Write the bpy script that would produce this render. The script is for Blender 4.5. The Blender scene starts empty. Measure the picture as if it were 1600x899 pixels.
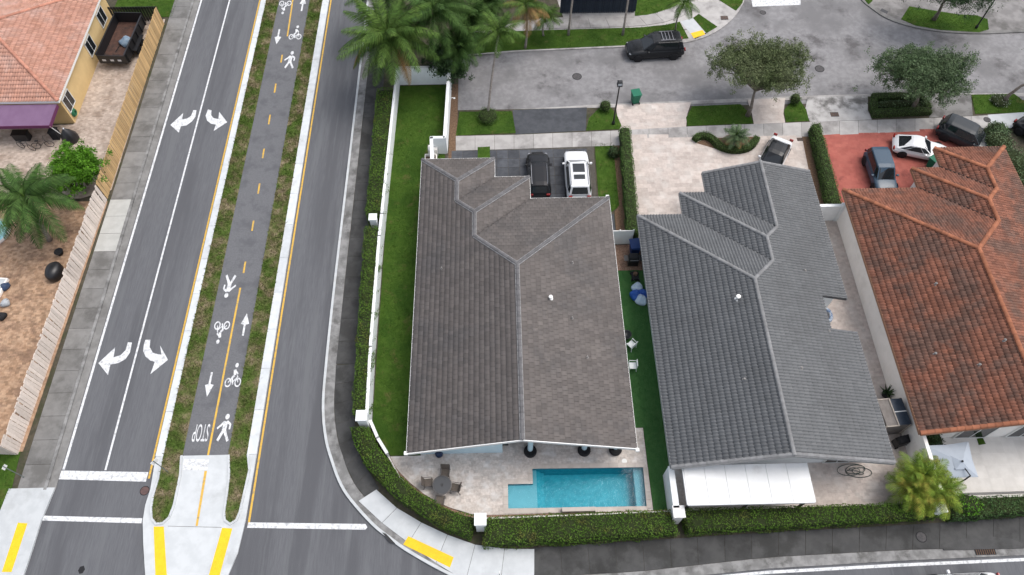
import bpy, bmesh, math, random
import numpy as np
from mathutils import Vector, Matrix
random.seed(7); rng = np.random.default_rng(7)
SC = bpy.context.scene
COL = SC.collection
rad = math.radians

# ---------------------------------------------------------------- camera, sky, sun, exposure
FPX, CAMH = 1150.0, 46.0
PITCH, YAW = math.atan(1930 / FPX), rad(1.275)
cam_d = bpy.data.cameras.new('camera'); cam = bpy.data.objects.new('camera', cam_d); COL.objects.link(cam)
cam_d.sensor_width = 36; cam_d.lens = 36 * FPX / 1600; cam_d.clip_end = 2000
cam.location = (0, 0, CAMH)
cam.rotation_euler = (math.pi / 2 - PITCH, 0, -YAW)
SC.camera = cam
SUN_EL, SUN_AZ = 64, 70           # degrees; azimuth clockwise from +Y (light from the right)
W = bpy.data.worlds.new('World'); SC.world = W; W.use_nodes = True
wn = W.node_tree; bg = wn.nodes['Background']
sky = wn.nodes.new('ShaderNodeTexSky'); sky.sky_type = 'NISHITA'; sky.sun_disc = False
sky.sun_elevation = rad(SUN_EL); sky.sun_rotation = rad(SUN_AZ)
sky.dust_density = 4.0; sky.air_density = 1.0; sky.ozone_density = 0.6
hs = wn.nodes.new('ShaderNodeHueSaturation'); hs.inputs['Saturation'].default_value = 0.45   # overcast: grey sky light
wn.links.new(sky.outputs[0], hs.inputs['Color']); wn.links.new(hs.outputs[0], bg.inputs[0])
bg.inputs[1].default_value = 0.15
sun_d = bpy.data.lights.new('sun', 'SUN'); sun_d.energy = 0.58; sun_d.angle = rad(28); sun_d.color = (1, .96, .90)
sun = bpy.data.objects.new('sun', sun_d); COL.objects.link(sun)
d = Vector((math.sin(rad(SUN_AZ)) * math.cos(rad(SUN_EL)), math.cos(rad(SUN_AZ)) * math.cos(rad(SUN_EL)), math.sin(rad(SUN_EL))))
sun.rotation_euler = d.to_track_quat('Z', 'Y').to_euler(); sun.location = (0, 0, 60)
SC.view_settings.view_transform = 'Standard'; SC.view_settings.look = 'None'
SC.view_settings.gamma = 1; SC.view_settings.use_curve_mapping = False
SC.view_settings.exposure = 0.76
SC.cycles.use_denoising = True
SC.cycles.max_bounces = 6; SC.cycles.transparent_max_bounces = 12

# ---------------------------------------------------------------- surveying: where a point seen in the photo stands
_fw = Vector((math.sin(YAW) * math.cos(PITCH), math.cos(YAW) * math.cos(PITCH), -math.sin(PITCH)))
_rt = Vector((math.cos(YAW), -math.sin(YAW), 0)); _up = _rt.cross(_fw)
def ray(px, py): return _fw + _rt * ((px - 800) / FPX) - _up * ((py - 449.5) / FPX)
def at(px, py, z=0.0):
    d = ray(px, py); t = (z - CAMH) / d.z
    return Vector((d.x * t, d.y * t, z))
def atx(px, py, x):
    d = ray(px, py); t = x / d.x
    return Vector((x, d.y * t, CAMH + d.z * t))
def pts(l, z=0.0): return [tuple(at(a, b, z)[:2]) for a, b in l]

# ---------------------------------------------------------------- materials
MATS = {}
def srgb(r, g, b):
    f = lambda c: (c / 255 / 12.92) if c / 255 <= .04045 else ((c / 255 + .055) / 1.055) ** 2.4
    return (f(r), f(g), f(b))
def M(name, c1, c2=None, scale=3.0, c3=None, scale3=.35, thr3=.55, rough=.85, bump=0.0, bscale=40.0, tint=0.0, rand=0.0,
      spec=.25, metal=0.0, stretch=(1, 1, 1), coat=0.0, sub=None, c4=None, scale4=1.2, thr4=.6):
    if name in MATS: return MATS[name]
    m = bpy.data.materials.new(name); m.use_nodes = True; MATS[name] = m
    nt = m.node_tree; N = nt.nodes; L = nt.links; b = N['Principled BSDF']
    b.inputs['Roughness'].default_value = rough; b.inputs['Metallic'].default_value = metal
    b.inputs['Specular IOR Level'].default_value = spec; b.inputs['Coat Weight'].default_value = coat
    geo = N.new('ShaderNodeNewGeometry'); mp = N.new('ShaderNodeMapping'); mp.inputs['Scale'].default_value = stretch
    L.new(geo.outputs['Position'], mp.inputs['Vector'])
    def noise(s, det=4, ro=.6):
        n = N.new('ShaderNodeTexNoise'); n.inputs['Scale'].default_value = s; n.inputs['Detail'].default_value = det
        n.inputs['Roughness'].default_value = ro; L.new(mp.outputs[0], n.inputs['Vector']); return n.outputs['Fac']
    def ramp(f, a, c):
        r = N.new('ShaderNodeMapRange'); r.inputs['From Min'].default_value = a; r.inputs['From Max'].default_value = c
        r.interpolation_type = 'SMOOTHSTEP'; L.new(f, r.inputs['Value']); return r.outputs[0]
    def mix(f, a, c, mode='MIX'):
        x = N.new('ShaderNodeMix'); x.data_type = 'RGBA'; x.blend_type = mode
        if isinstance(f, float): x.inputs[0].default_value = f
        else: L.new(f, x.inputs[0])
        for i, v in ((6, a), (7, c)):
            if isinstance(v, tuple): x.inputs[i].default_value = (*v[:3], 1)
            else: L.new(v, x.inputs[i])
        return x.outputs[2]
    col = c1
    if c2: col = mix(ramp(noise(scale), .36, .64), c1, c2)
    if c3: col = mix(ramp(noise(scale3, 5, .65), thr3 - .08, thr3 + .12), col, c3)
    if c4: col = mix(ramp(noise(scale4, 6, .7), thr4 - .06, thr4 + .1), col, c4)
    def bright(sock, amt):
        nonlocal col
        r = N.new('ShaderNodeMapRange'); r.inputs['To Min'].default_value = 1 - amt; r.inputs['To Max'].default_value = 1 + amt
        L.new(sock, r.inputs['Value'])
        cc = N.new('ShaderNodeCombineColor')
        for i in range(3): L.new(r.outputs[0], cc.inputs[i])
        col = mix(1.0, col, cc.outputs[0], 'MULTIPLY')
    if tint:
        a = N.new('ShaderNodeAttribute'); a.attribute_name = 'tint'; bright(a.outputs['Fac'], tint)
    if rand:
        o = N.new('ShaderNodeObjectInfo'); bright(o.outputs['Random'], rand)
    if isinstance(col, tuple): b.inputs['Base Color'].default_value = (*col[:3], 1)
    else: L.new(col, b.inputs['Base Color'])
    if bump:
        bp = N.new('ShaderNodeBump'); bp.inputs['Strength'].default_value = bump; bp.inputs['Distance'].default_value = .03
        L.new(noise(bscale, 3), bp.inputs['Height']); L.new(bp.outputs[0], b.inputs['Normal'])
    if sub:
        b.inputs['Subsurface Weight'].default_value = sub
    return m
def glassy(name, col, rough=.06): return M(name, col, rough=rough, spec=.6)

m_road = M('asphalt', (.105, .108, .117), (.124, .127, .136), 14, (.09, .092, .1), .5, .5, rough=.92, bump=.35, bscale=60, stretch=(1, .07, 1), c4=(.126, .13, .138), scale4=1.1, thr4=.56)
m_path = M('path_asphalt', (.118, .12, .128), (.14, .142, .15), 9, (.1, .102, .11), .7, rough=.92, bump=.3, bscale=55)
m_street = M('worn_street', (.2, .196, .2), (.245, .24, .244), 2.2, (.16, .157, .16), .22, .52, rough=.95, bump=.25, bscale=50, c4=(.105, .1, .102), scale4=.24, thr4=.58)
m_kerb = M('kerb_concrete', (.5, .52, .53), (.44, .46, .47), 2.2, (.42, .42, .41), .8, .62, rough=.9, bump=.15)
m_gutter = M('old_gutter', (.26, .258, .254), (.17, .169, .166), 1.6, (.11, .108, .104), .9, .56, rough=.95, bump=.25)
m_slab_old = M('old_sidewalk', (.2, .196, .19), (.165, .162, .156), 1.6, (.115, .112, .107), .45, .55, rough=.95, bump=.25, rand=.12)
m_slab_dark = M('stained_sidewalk', (.056, .056, .056), (.07, .07, .069), 1.4, (.04, .04, .039), .6, .52, rough=.95, bump=.25, rand=.14)
m_slab_new = M('new_concrete', (.5, .52, .53), (.45, .47, .48), 1.3, (.39, .405, .41), .5, .6, rough=.9, bump=.12, rand=.06)
m_slab_mid = M('pale_sidewalk', (.4, .385, .372), (.33, .317, .306), 1.2, (.21, .2, .194), .35, .56, rough=.92, bump=.2, rand=.1)
m_joint = M('joint_dirt', (.06, .055, .048), (.09, .082, .07), 5)
m_white = M('white_marking', (.64, .65, .66), (.55, .56, .57), 5, rough=.7, c3=(.34, .35, .36), scale3=5, thr3=.57)
m_yellow = M('yellow_marking', (.62, .38, .06), (.5, .32, .08), 5, rough=.7, c3=(.26, .21, .12), scale3=5, thr3=.6)
m_pad = M('tactile_yellow', (.78, .5, .02), (.72, .45, .02), 3, rough=.6)
m_soil = M('soil', (.055, .05, .036), (.08, .07, .05), 3, (.045, .05, .025), .8, rough=1, bump=.6, bscale=18)
m_mulch = M('mulch', (.115, .07, .045), (.17, .11, .07), 8, rough=1, bump=.8, bscale=25)
m_gravel = M('gravel', (.2, .115, .08), (.3, .2, .15), 9, (.09, .06, .05), 12, .58, rough=1, bump=1, bscale=14)
m_lawn = M('lawn', (.045, .092, .013), (.06, .112, .018), 2.5, (.036, .078, .012), .5, .52, c4=(.085, .098, .028), scale4=1.1, thr4=.6, rough=1, bump=.9, bscale=45, spec=.1)
m_turf = M('turf', (.046, .125, .038), (.058, .14, .045), 3, rough=1, bump=.8, bscale=60, spec=.1)
m_verge = M('verge', (.075, .12, .025), (.15, .145, .065), .9, (.26, .205, .145), .9, .57, rough=1, bump=1, bscale=30, spec=.1)
m_grass_blade = M('grass_blade', (.068, .128, .02), (.05, .1, .016), 1.5, tint=.35, rough=.9, spec=.1)
m_dry_blade = M('dry_blade', (.08, .13, .026), (.19, .17, .085), .9, tint=.35, rough=.9, spec=.1)
m_pave_tan = M('tan_pavers', (.57, .52, .48), (.47, .415, .375), 7, (.6, .57, .545), 1.5, tint=.14, rough=.9, bump=.15, c4=(.38, .35, .325), scale4=.5, thr4=.62)
m_pave_drive = M('cream_pavers', (.5, .44, .4), (.44, .38, .345), 5, (.53, .485, .45), .9, tint=.12, rough=.9, bump=.12, c4=(.4, .35, .32), scale4=.4, thr4=.63)
m_pave_left = M('weathered_pavers', (.38, .31, .26), (.46, .38, .32), 2.5, (.29, .225, .18), .7, tint=.18, rough=.95, bump=.2)
m_pave_brown = M('brown_pavers', (.3, .19, .12), (.4, .27, .18), 3, (.22, .14, .095), .9, tint=.25, rough=.95, bump=.25)
m_pave_red = M('red_drive', (.33, .095, .075), (.37, .115, .09), 1.5, (.28, .08, .066), .5, tint=.1, rough=.85, bump=.15, c4=(.2, .06, .05), scale4=.45, thr4=.64)
m_pave_white = M('pale_tile', (.6, .58, .55), (.55, .53, .5), 2, tint=.05, rough=.8)
m_pave_dark = M('dark_pavers', (.058, .062, .072), (.075, .08, .09), 2.5, (.045, .048, .055), .8, rand=.22, rough=.75, bump=.15)
m_wall_white = M('white_stucco', (.78, .8, .8), (.73, .75, .75), 2, rough=.9, bump=.15, bscale=60)
m_wall_cream = M('cream_stucco', (.84, .81, .77), (.8, .77, .73), 1.4, (.72, .69, .65), .6, .64, rough=.9, bump=.15, bscale=60)
m_wall_blue = M('pale_blue_stucco', (.55, .7, .76), (.51, .66, .72), 2, rough=.9, bump=.12, bscale=60)
m_wall_yellow = M('yellow_stucco', (.62, .45, .22), (.57, .41, .2), 1, rough=.9, bump=.12, bscale=60)
m_fascia = M('white_fascia', (.74, .74, .72), rough=.7)
m_tile1 = M('brown_grey_tile', (.106, .095, .09), (.118, .105, .099), .9, (.095, .088, .086), .3, .55, tint=.13, rough=.85, bump=.1, c4=(.132, .118, .11), scale4=.8, thr4=.6)
m_cap1 = M('grey_ridge', (.13, .128, .132), (.105, .103, .106), 4, rand=.15, rough=.85)
m_mortar1 = M('pale_mortar', (.33, .33, .335), (.26, .26, .265), 5, rough=.95)
m_tile2 = M('slate_grey_tile', (.128, .133, .138), (.14, .145, .15), 1, (.12, .124, .128), .4, .56, tint=.06, rough=.75, bump=.1)
m_cap2 = M('slate_ridge', (.21, .212, .215), (.18, .18, .182), 4, rand=.12, rough=.8)
m_tile3 = M('terracotta_tile', (.24, .1, .064), (.19, .083, .056), 1.3, (.135, .078, .06), .45, .5, tint=.24, rough=.85, bump=.15, c4=(.095, .06, .05), scale4=.5, thr4=.63)
m_cap3 = M('terracotta_ridge', (.31, .12, .065), (.25, .098, .055), 3, rand=.2, rough=.85)
m_tile4 = M('salmon_tile', (.46, .26, .2), (.42, .225, .165), 1.4, (.46, .3, .25), .5, .55, tint=.16, rough=.85, bump=.1)
m_cap4 = M('salmon_ridge', (.46, .22, .155), (.4, .185, .13), 3, rand=.15, rough=.85)
m_black = M('black_metal', (.012, .012, .014), rough=.4, spec=.5)
m_rubber = M('rubber', (.018, .018, .02), rough=.8)
m_glass = glassy('dark_glass', (.014, .017, .02), .05)
m_rim = M('rim', (.3, .3, .32), rough=.35, metal=.9)
m_lampglass = M('lamp_lens', (.6, .62, .65), rough=.15, spec=.6)
m_tail = M('tail_lens', (.22, .012, .012), rough=.2, spec=.5)
m_bark = M('bark', (.15, .12, .1), (.22, .19, .16), 6, rough=1, bump=.6, bscale=25)
m_palmtrunk = M('palm_trunk', (.3, .27, .24), (.22, .19, .17), 5, rough=1, bump=.5, bscale=20)
m_frond = M('palm_leaf', (.05, .098, .019), (.07, .12, .024), .9, tint=.5, rough=.7, spec=.12)
m_frond_dark = M('dark_palm_leaf', (.036, .078, .018), (.05, .095, .022), .9, tint=.45, rough=.7, spec=.12)
m_frond_dry = M('dry_palm_leaf', (.27, .16, .06), (.2, .13, .05), 1.2, tint=.3, rough=.8)
m_areca = M('areca_leaf', (.17, .225, .03), (.11, .18, .026), .8, (.24, .19, .04), .9, .58, tint=.4, rough=.7, spec=.12)
m_hedge = M('hedge_leaf', (.054, .11, .014), (.076, .138, .02), 1.1, (.1, .088, .026), .9, .6, tint=.5, rough=.7, spec=.12)
m_hedge2 = M('fine_hedge_leaf', (.055, .11, .02), (.07, .13, .025), 1.1, tint=.45, rough=.6, spec=.3)
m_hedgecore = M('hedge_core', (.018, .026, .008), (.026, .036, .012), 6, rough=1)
m_treeleaf = M('olive_leaf', (.085, .115, .042), (.125, .15, .07), .7, tint=.5, rough=.7, spec=.25)
m_treeleaf2 = M('dull_green_leaf', (.07, .115, .048), (.1, .145, .07), .7, tint=.5, rough=.7, spec=.25)
m_bright = M('bright_leaf', (.06, .165, .01), (.09, .22, .016), .9, tint=.5, rough=.6, spec=.15)
m_darkleaf = M('dark_leaf', (.022, .05, .016), (.034, .068, .022), .9, tint=.5, rough=.6)

# ---------------------------------------------------------------- mesh helpers
class MB:
    def __init__(s): s.v, s.f, s.t = [], [], []
    def add(s, vs, fs, tint=.5):
        o = len(s.v); s.v += [tuple(p) for p in vs]
        for f in fs: s.f.append([i + o for i in f]); s.t.append(tint)
        return s
    def box(s, c, size, rz=0.0, taper=1.0, M4=None, tint=.5):
        hx, hy, hz = size[0] / 2, size[1] / 2, size[2] / 2
        vs = []
        for z in (-1, 1):
            k = taper if z > 0 else 1
            for x, y in ((-1, -1), (1, -1), (1, 1), (-1, 1)):
                p = Vector((x * hx * k, y * hy * k, z * hz))
                if M4 is not None: p = M4 @ p
                elif rz: p = Matrix.Rotation(rz, 3, 'Z') @ p
                vs.append(p + Vector(c))
        return s.add(vs, [(0, 3, 2, 1), (4, 5, 6, 7), (0, 1, 5, 4), (1, 2, 6, 5), (2, 3, 7, 6), (3, 0, 4, 7)], tint)
    def prism(s, poly, z0, z1, tint=.5):
        n = len(poly)
        ar = sum(poly[i][0] * poly[(i + 1) % n][1] - poly[(i + 1) % n][0] * poly[i][1] for i in range(n))
        if ar < 0: poly = poly[::-1]
        vs = [(p[0], p[1], z0) for p in poly] + [(p[0], p[1], z1) for p in poly]
        fs = [tuple(range(n))[::-1], tuple(range(n, 2 * n))] + [(i, (i + 1) % n, n + (i + 1) % n, n + i) for i in range(n)]
        return s.add(vs, fs, tint)
    def tube(s, path, r, n=8, cap=True, tint=.5):
        path = [Vector(p) for p in path]; k = len(path)
        rs = r if isinstance(r, (list, tuple)) else [r] * k
        vs = []; prev = None
        for i, p in enumerate(path):
            t = (path[min(i + 1, k - 1)] - path[max(i - 1, 0)])
            t = t.normalized() if t.length > 1e-9 else Vector((0, 0, 1))
            a = Vector((1, 0, 0)) if abs(t.x) < .9 else Vector((0, 1, 0))
            if prev is not None: a = prev
            u = (a - t * a.dot(t)).normalized(); prev = u; w = t.cross(u)
            for j in range(n):
                q = 2 * math.pi * j / n
                vs.append(p + (u * math.cos(q) + w * math.sin(q)) * rs[i])
        fs = [(i * n + j, i * n + (j + 1) % n, (i + 1) * n + (j + 1) % n, (i + 1) * n + j) for i in range(k - 1) for j in range(n)]
        if cap: fs += [tuple(range(n))[::-1], tuple(range((k - 1) * n, k * n))]
        return s.add(vs, fs, tint)
    def lathe(s, prof, n=20, c=(0, 0, 0), axis='Z', tint=.5):
        vs = []
        for r, z in prof:
            for j in range(n):
                q = 2 * math.pi * j / n; x, y = r * math.cos(q), r * math.sin(q)
                p = (x, y, z) if axis == 'Z' else ((x, z, y) if axis == 'Y' else (z, x, y))
                vs.append((p[0] + c[0], p[1] + c[1], p[2] + c[2]))
        k = len(prof)
        fs = [(i * n + j, i * n + (j + 1) % n, (i + 1) * n + (j + 1) % n, (i + 1) * n + j) for i in range(k - 1) for j in range(n)]
        fs += [tuple(range(n))[::-1], tuple(range((k - 1) * n, k * n))]
        return s.add(vs, fs, tint)
    def mesh(s, name):
        me = bpy.data.meshes.new(name); me.from_pydata(s.v, [], s.f)
        a = me.attributes.new('tint', 'FLOAT', 'FACE'); a.data.foreach_set('value', np.array(s.t, dtype=np.float32))
        me.update(); return me
    def build(s, name, mat, parent=None, smooth=False, fix=False, loc=None):
        me = s.mesh(name)
        if fix:
            bm = bmesh.new(); bm.from_mesh(me); bmesh.ops.recalc_face_normals(bm, faces=bm.faces); bm.to_mesh(me); bm.free()
        return link(name, me, mat, parent, smooth, loc)
def link(name, me, mat, parent=None, smooth=False, loc=None):
    if mat and not me.materials: me.materials.append(mat)
    if smooth: me.polygons.foreach_set('use_smooth', [True] * len(me.polygons))
    o = bpy.data.objects.new(name, me); COL.objects.link(o)
    if parent: o.parent = parent
    if loc is not None: o.location = loc
    return o
def fast(name, V, F, tint, mat, parent=None):
    V = np.asarray(V, dtype=np.float32).reshape(-1, 3); F = np.asarray(F, dtype=np.int32); k = F.shape[1]
    me = bpy.data.meshes.new(name)
    me.vertices.add(len(V)); me.vertices.foreach_set('co', V.ravel())
    me.loops.add(F.size); me.loops.foreach_set('vertex_index', F.ravel())
    me.polygons.add(len(F)); me.polygons.foreach_set('loop_start', np.arange(0, F.size, k, dtype=np.int32))
    me.update(calc_edges=True)
    a = me.attributes.new('tint', 'FLOAT', 'FACE'); a.data.foreach_set('value', np.asarray(tint, dtype=np.float32))
    return link(name, me, mat, parent)
def tag(o, label=None, cat=None, group=None, kind=None):
    if label: o['label'] = label
    if cat: o['category'] = cat
    if group: o['group'] = group
    if kind: o['kind'] = kind
    return o
def thing(name, label, cat, loc=(0, 0, 0), rz=0.0, group=None):
    o = bpy.data.objects.new(name, None); COL.objects.link(o); o.empty_display_size = .3
    o.location = loc; o.rotation_euler = (0, 0, rz)
    return tag(o, label, cat, group)
def struct(name, poly, z0, z1, mat, kind='structure'):
    return tag(MB().prism(poly, z0, z1).build(name, mat), kind=kind)
def sheet(name, poly, z, mat, parent=None):     # a flat sheet (paint, stain) on a surface
    n = len(poly); ar = sum(poly[i][0] * poly[(i + 1) % n][1] - poly[(i + 1) % n][0] * poly[i][1] for i in range(n))
    if ar < 0: poly = poly[::-1]
    return MB().add([(p[0], p[1], z) for p in poly], [tuple(range(n))]).build(name, mat, parent)
def bevel(o, w=.02, seg=2):
    m = o.modifiers.new('bevel', 'BEVEL'); m.width = w; m.segments = seg; m.limit_method = 'ANGLE'; m.angle_limit = rad(40); return o
def subsurf(o, n=2):
    m = o.modifiers.new('sub', 'SUBSURF'); m.levels = n; m.render_levels = n; return o
def copy_tree(o, parent=None):
    c = o.copy(); COL.objects.link(c); c.parent = parent
    for ch in o.children: copy_tree(ch, c)
    return c
def resample(pl, n):
    P = [Vector(p).to_3d() if len(p) == 2 else Vector(p) for p in pl]
    L = [0]
    for a, b in zip(P, P[1:]): L.append(L[-1] + (b - a).length)
    out = []
    for i in range(n):
        t = L[-1] * i / (n - 1); k = 0
        while k < len(L) - 2 and L[k + 1] < t: k += 1
        f = (t - L[k]) / max(1e-9, L[k + 1] - L[k]); out.append(P[k].lerp(P[k + 1], f))
    return out
def smooth_line(pl, n=40):
    P = [Vector(p).to_3d() if len(p) == 2 else Vector(p) for p in pl]
    Q = [P[0] * 2 - P[1]] + P + [P[-1] * 2 - P[-2]]; out = []
    m = max(2, n // (len(P) - 1))
    for i in range(1, len(Q) - 2):
        a, b, c, e = Q[i - 1:i + 3]
        for k in range(m):
            t = k / m
            out.append(.5 * ((2 * b) + (c - a) * t + (2 * a - 5 * b + 4 * c - e) * t * t + (3 * b - a - 3 * c + e) * t ** 3))
    out.append(P[-1]); return out
def offset_line(P, d):
    out = []
    for i, p in enumerate(P):
        t = P[min(i + 1, len(P) - 1)] - P[max(i - 1, 0)]; t.z = 0; t.normalize()
        out.append(p + Vector((-t.y, t.x, 0)) * d)
    return out
def ribbon(a, b): return [tuple(p[:2]) for p in a] + [tuple(p[:2]) for p in reversed(b)]
def band(mb, A, B, z0, z1):      # a raised strip between two polylines of equal length, as quads
    n = len(A)
    vs = [(*p[:2], z0) for p in A] + [(*p[:2], z0) for p in B] + [(*p[:2], z1) for p in A] + [(*p[:2], z1) for p in B]
    fs = []
    for i in range(n - 1):
        fs += [(2 * n + i, 3 * n + i, 3 * n + i + 1, 2 * n + i + 1), (i, 2 * n + i, 2 * n + i + 1, i + 1), (n + i, n + i + 1, 3 * n + i + 1, 3 * n + i)]
    fs += [(0, n, 3 * n, 2 * n), (n - 1, 3 * n - 1, 4 * n - 1, 2 * n - 1)]
    return mb.add(vs, fs)
def inside(p, poly):
    x, y = p[0], p[1]; c = False; n = len(poly)
    for i in range(n):
        x0, y0 = poly[i][:2]; x1, y1 = poly[(i + 1) % n][:2]
        if (y0 > y) != (y1 > y) and x < (x1 - x0) * (y - y0) / (y1 - y0) + x0: c = not c
    return c
def inside_np(X, Y, poly):
    c = np.zeros(X.shape, bool); n = len(poly)
    for i in range(n):
        x0, y0 = poly[i][:2]; x1, y1 = poly[(i + 1) % n][:2]
        if y0 == y1: continue
        c ^= ((y0 > Y) != (y1 > Y)) & (X < (x1 - x0) * (Y - y0) / (y1 - y0) + x0)
    return c
def pavers(parent, poly, z, w, h, mat, ang=0.0, gap=.012, bond=True, name='pavers'):
    """small pavers laid over a base: one joined mesh of single raised faces"""
    xs = [p[0] for p in poly]; ys = [p[1] for p in poly]; cx, cy = sum(xs) / len(xs), sum(ys) / len(ys)
    R = max(max(xs) - min(xs), max(ys) - min(ys)) * .75; ca, sa = math.cos(ang), math.sin(ang)
    V, F, T = [], [], []
    for j in range(int(-R / h), int(R / h) + 1):
        off = (j % 2) * w / 2 if bond else 0
        for i in range(int(-R / w) - 1, int(R / w) + 1):
            x0, x1, y0, y1 = i * w + off + gap / 2, (i + 1) * w + off - gap / 2, j * h + gap / 2, (j + 1) * h - gap / 2
            q = [(cx + a * ca - b * sa, cy + a * sa + b * ca) for a, b in ((x0, y0), (x1, y0), (x1, y1), (x0, y1))]
            if all(inside(p, poly) for p in q):
                o = len(V); zz = z + random.uniform(0, .004)
                V += [(p[0], p[1], zz) for p in q]; F.append((o, o + 1, o + 2, o + 3)); T.append(random.random())
    if F: tag(fast(name, V, F, T, mat, parent), kind='stuff')
def slab_strip(name, A, B, length, z, mat, sub=None, mats=None):
    """a pavement of separate concrete slabs on a joint bed"""
    A = [Vector(p).to_3d() if len(p) == 2 else p for p in A]; B = [Vector(p).to_3d() if len(p) == 2 else p for p in B]
    tot = sum((b - a).length for a, b in zip(A, A[1:])); n = max(1, round(tot / length))
    A = resample(A, n + 1); B = resample(B, n + 1)
    bed = band(MB(), A, B, -.03, z - .022).build(name, m_joint); tag(bed, kind='structure')
    for i in range(n):
        q = [A[i], A[i + 1], B[i + 1], B[i]]; c = sum(q, Vector()) / 4
        g = .012
        q = [p + (c - p).normalized() * g * 1.4 for p in q]
        dz = random.uniform(-.004, .004)
        MB().prism([(p.x - c.x, p.y - c.y) for p in q], -.06, z + dz).build(sub or 'slab', mats[i] if mats and i in mats else mat, bed, loc=(c.x, c.y, 0))
    return bed

# leaves scattered as small rhombic faces -----------------------------------
def leaf_faces(P, Nrm, size, aspect=.5, jitter=.7):
    n = len(P); Nr = Nrm + rng.normal(0, jitter, (n, 3)); Nr /= np.linalg.norm(Nr, axis=1, keepdims=True) + 1e-9
    A = rng.normal(0, 1, (n, 3)); U = np.cross(Nr, A); U /= np.linalg.norm(U, axis=1, keepdims=True) + 1e-9
    Wv = np.cross(Nr, U); s = size * rng.uniform(.65, 1.35, (n, 1))
    V = np.stack([P - U * s * .5, P + Wv * s * aspect * .5, P + U * s * .5, P - Wv * s * aspect * .5], 1).reshape(-1, 3)
    F = np.arange(4 * n).reshape(-1, 4); return V, F
def fbm2(x, y, s=1.0):
    return (np.sin(x * 1.7 * s + 1.3 * np.sin(y * 1.1 * s)) + np.sin(y * 2.3 * s + 1.7 * np.sin(x * .9 * s + 2)) + .6 * np.sin(x * 5.1 * s + y * 4.3 * s)) / 2.6
def hedge(name, label, A, B, h, mat, dens=170, leaf=.10, group=None, base=.1, cat='hedge', wob=.11, flat_ends=False):
    """clipped hedge standing between two ground lines A (one side) and B (other side)"""
    n = max(3, int(sum((Vector(b) - Vector(a)).length for a, b in zip(A, A[1:])) / .35))
    A = resample(A, n); B = resample(B, n)
    mid = (A[n // 2] + B[n // 2]) / 2
    t = thing(name, label, cat, (mid.x, mid.y, base), group=group); t0 = Vector((mid.x, mid.y, base))
    Aa = np.array([tuple(p) for p in A])[:, :2]; Bb = np.array([tuple(p) for p in B])[:, :2]
    # core
    k = 7; prof = [(0.08, .02), (.05, .5), (.09, .9), (.3, .97), (.7, .97), (.91, .9), (.95, .5), (.92, .02)]
    V, F = [], []
    for i in range(n):
        e = .12 if i in (0, n - 1) else 0
        for f, g in prof:
            p = Aa[i] * (1 - f) + Bb[i] * f
            w = .05 * fbm2(p[0] * 2, p[1] * 2 + g * 3)
            V.append((p[0], p[1], base + h * (g * (1 - e)) + w * (g > .3) - .04))
    k = len(prof)
    for i in range(n - 1):
        for j in range(k - 1): F.append((i * k + j, i * k + j + 1, (i + 1) * k + j + 1, (i + 1) * k + j))
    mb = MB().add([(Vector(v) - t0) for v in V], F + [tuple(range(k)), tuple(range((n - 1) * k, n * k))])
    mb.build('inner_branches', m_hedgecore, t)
    # leaves: top + sides
    Ltot = np.linalg.norm(np.diff((Aa + Bb) / 2, axis=0), axis=1).sum(); wd = np.linalg.norm(Aa - Bb, axis=1).mean()
    def sample(m, f, g, nrm_f):
        s = rng.uniform(0, n - 1.001, m); i = s.astype(int); q = (s - i)[:, None]
        a = Aa[i] * (1 - q) + Aa[i + 1] * q; b = Bb[i] * (1 - q) + Bb[i + 1] * q
        p = a * (1 - f[:, None]) + b * f[:, None]; dn = (b - a) / (np.linalg.norm(b - a, axis=1, keepdims=True) + 1e-9)
        out = np.zeros((m, 3)); out[:, :2] = p + dn * nrm_f[0] * (wob * fbm2(p[:, 0] * 1.5, p[:, 1] * 1.5 + g * 2))[:, None]
        edge = np.minimum(1, np.minimum(f, 1 - f) / .18)
        out[:, 2] = base + h * g - (1 - edge) * .1 * h * (g > .95) + wob * fbm2(p[:, 0] * 1.9 + 3, p[:, 1] * 1.9) * (g > .9) + rng.normal(0, .02, m)
        N3 = np.zeros((m, 3)); N3[:, :2] = dn * nrm_f[0]; N3[:, 2] = nrm_f[1]; return out, N3
    mt = int(Ltot * wd * dens * 1.25); ms = int(Ltot * h * dens * .8)
    o1, n1 = sample(mt, rng.uniform(0, 1, mt), np.ones(mt), (0, 1))
    o2, n2 = sample(ms, np.zeros(ms) + rng.normal(0, .015, ms), rng.uniform(.03, 1, ms), (-1, .25))
    o3, n3 = sample(ms, np.ones(ms) + rng.normal(0, .015, ms), rng.uniform(.03, 1, ms), (1, .25))
    Ps, Ns = [o1, o2, o3], [n1, n2, n3]
    for i, sg in ((0, -1), (n - 1, 1)):          # ends
        m = int(wd * h * dens); f = rng.uniform(0, 1, m)[:, None]
        p = Aa[i] * (1 - f) + Bb[i] * f; dv = (Aa[min(i + 1, n - 1)] - Aa[max(i - 1, 0)]); dv = dv / np.linalg.norm(dv)
        q = np.zeros((m, 3)); q[:, :2] = p + dv * sg * rng.normal(.03, .04, (m, 1)); q[:, 2] = base + h * rng.uniform(0, .97, m)
        nn = np.zeros((m, 3)); nn[:, :2] = dv * sg; nn[:, 2] = .25; Ps.append(q); Ns.append(nn)
    P = np.concatenate(Ps); N3 = np.concatenate(Ns)
    V, F = leaf_faces(P - np.array(t0), N3, leaf)
    tn = np.clip(rng.uniform(0, 1, len(F)) * .75 + .25 * (fbm2(P[:, 0] * .8, P[:, 1] * .8) * .5 + .5), 0, 1)
    tag(fast('foliage', V, F, tn, mat, t), kind='stuff')
    return t
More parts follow.
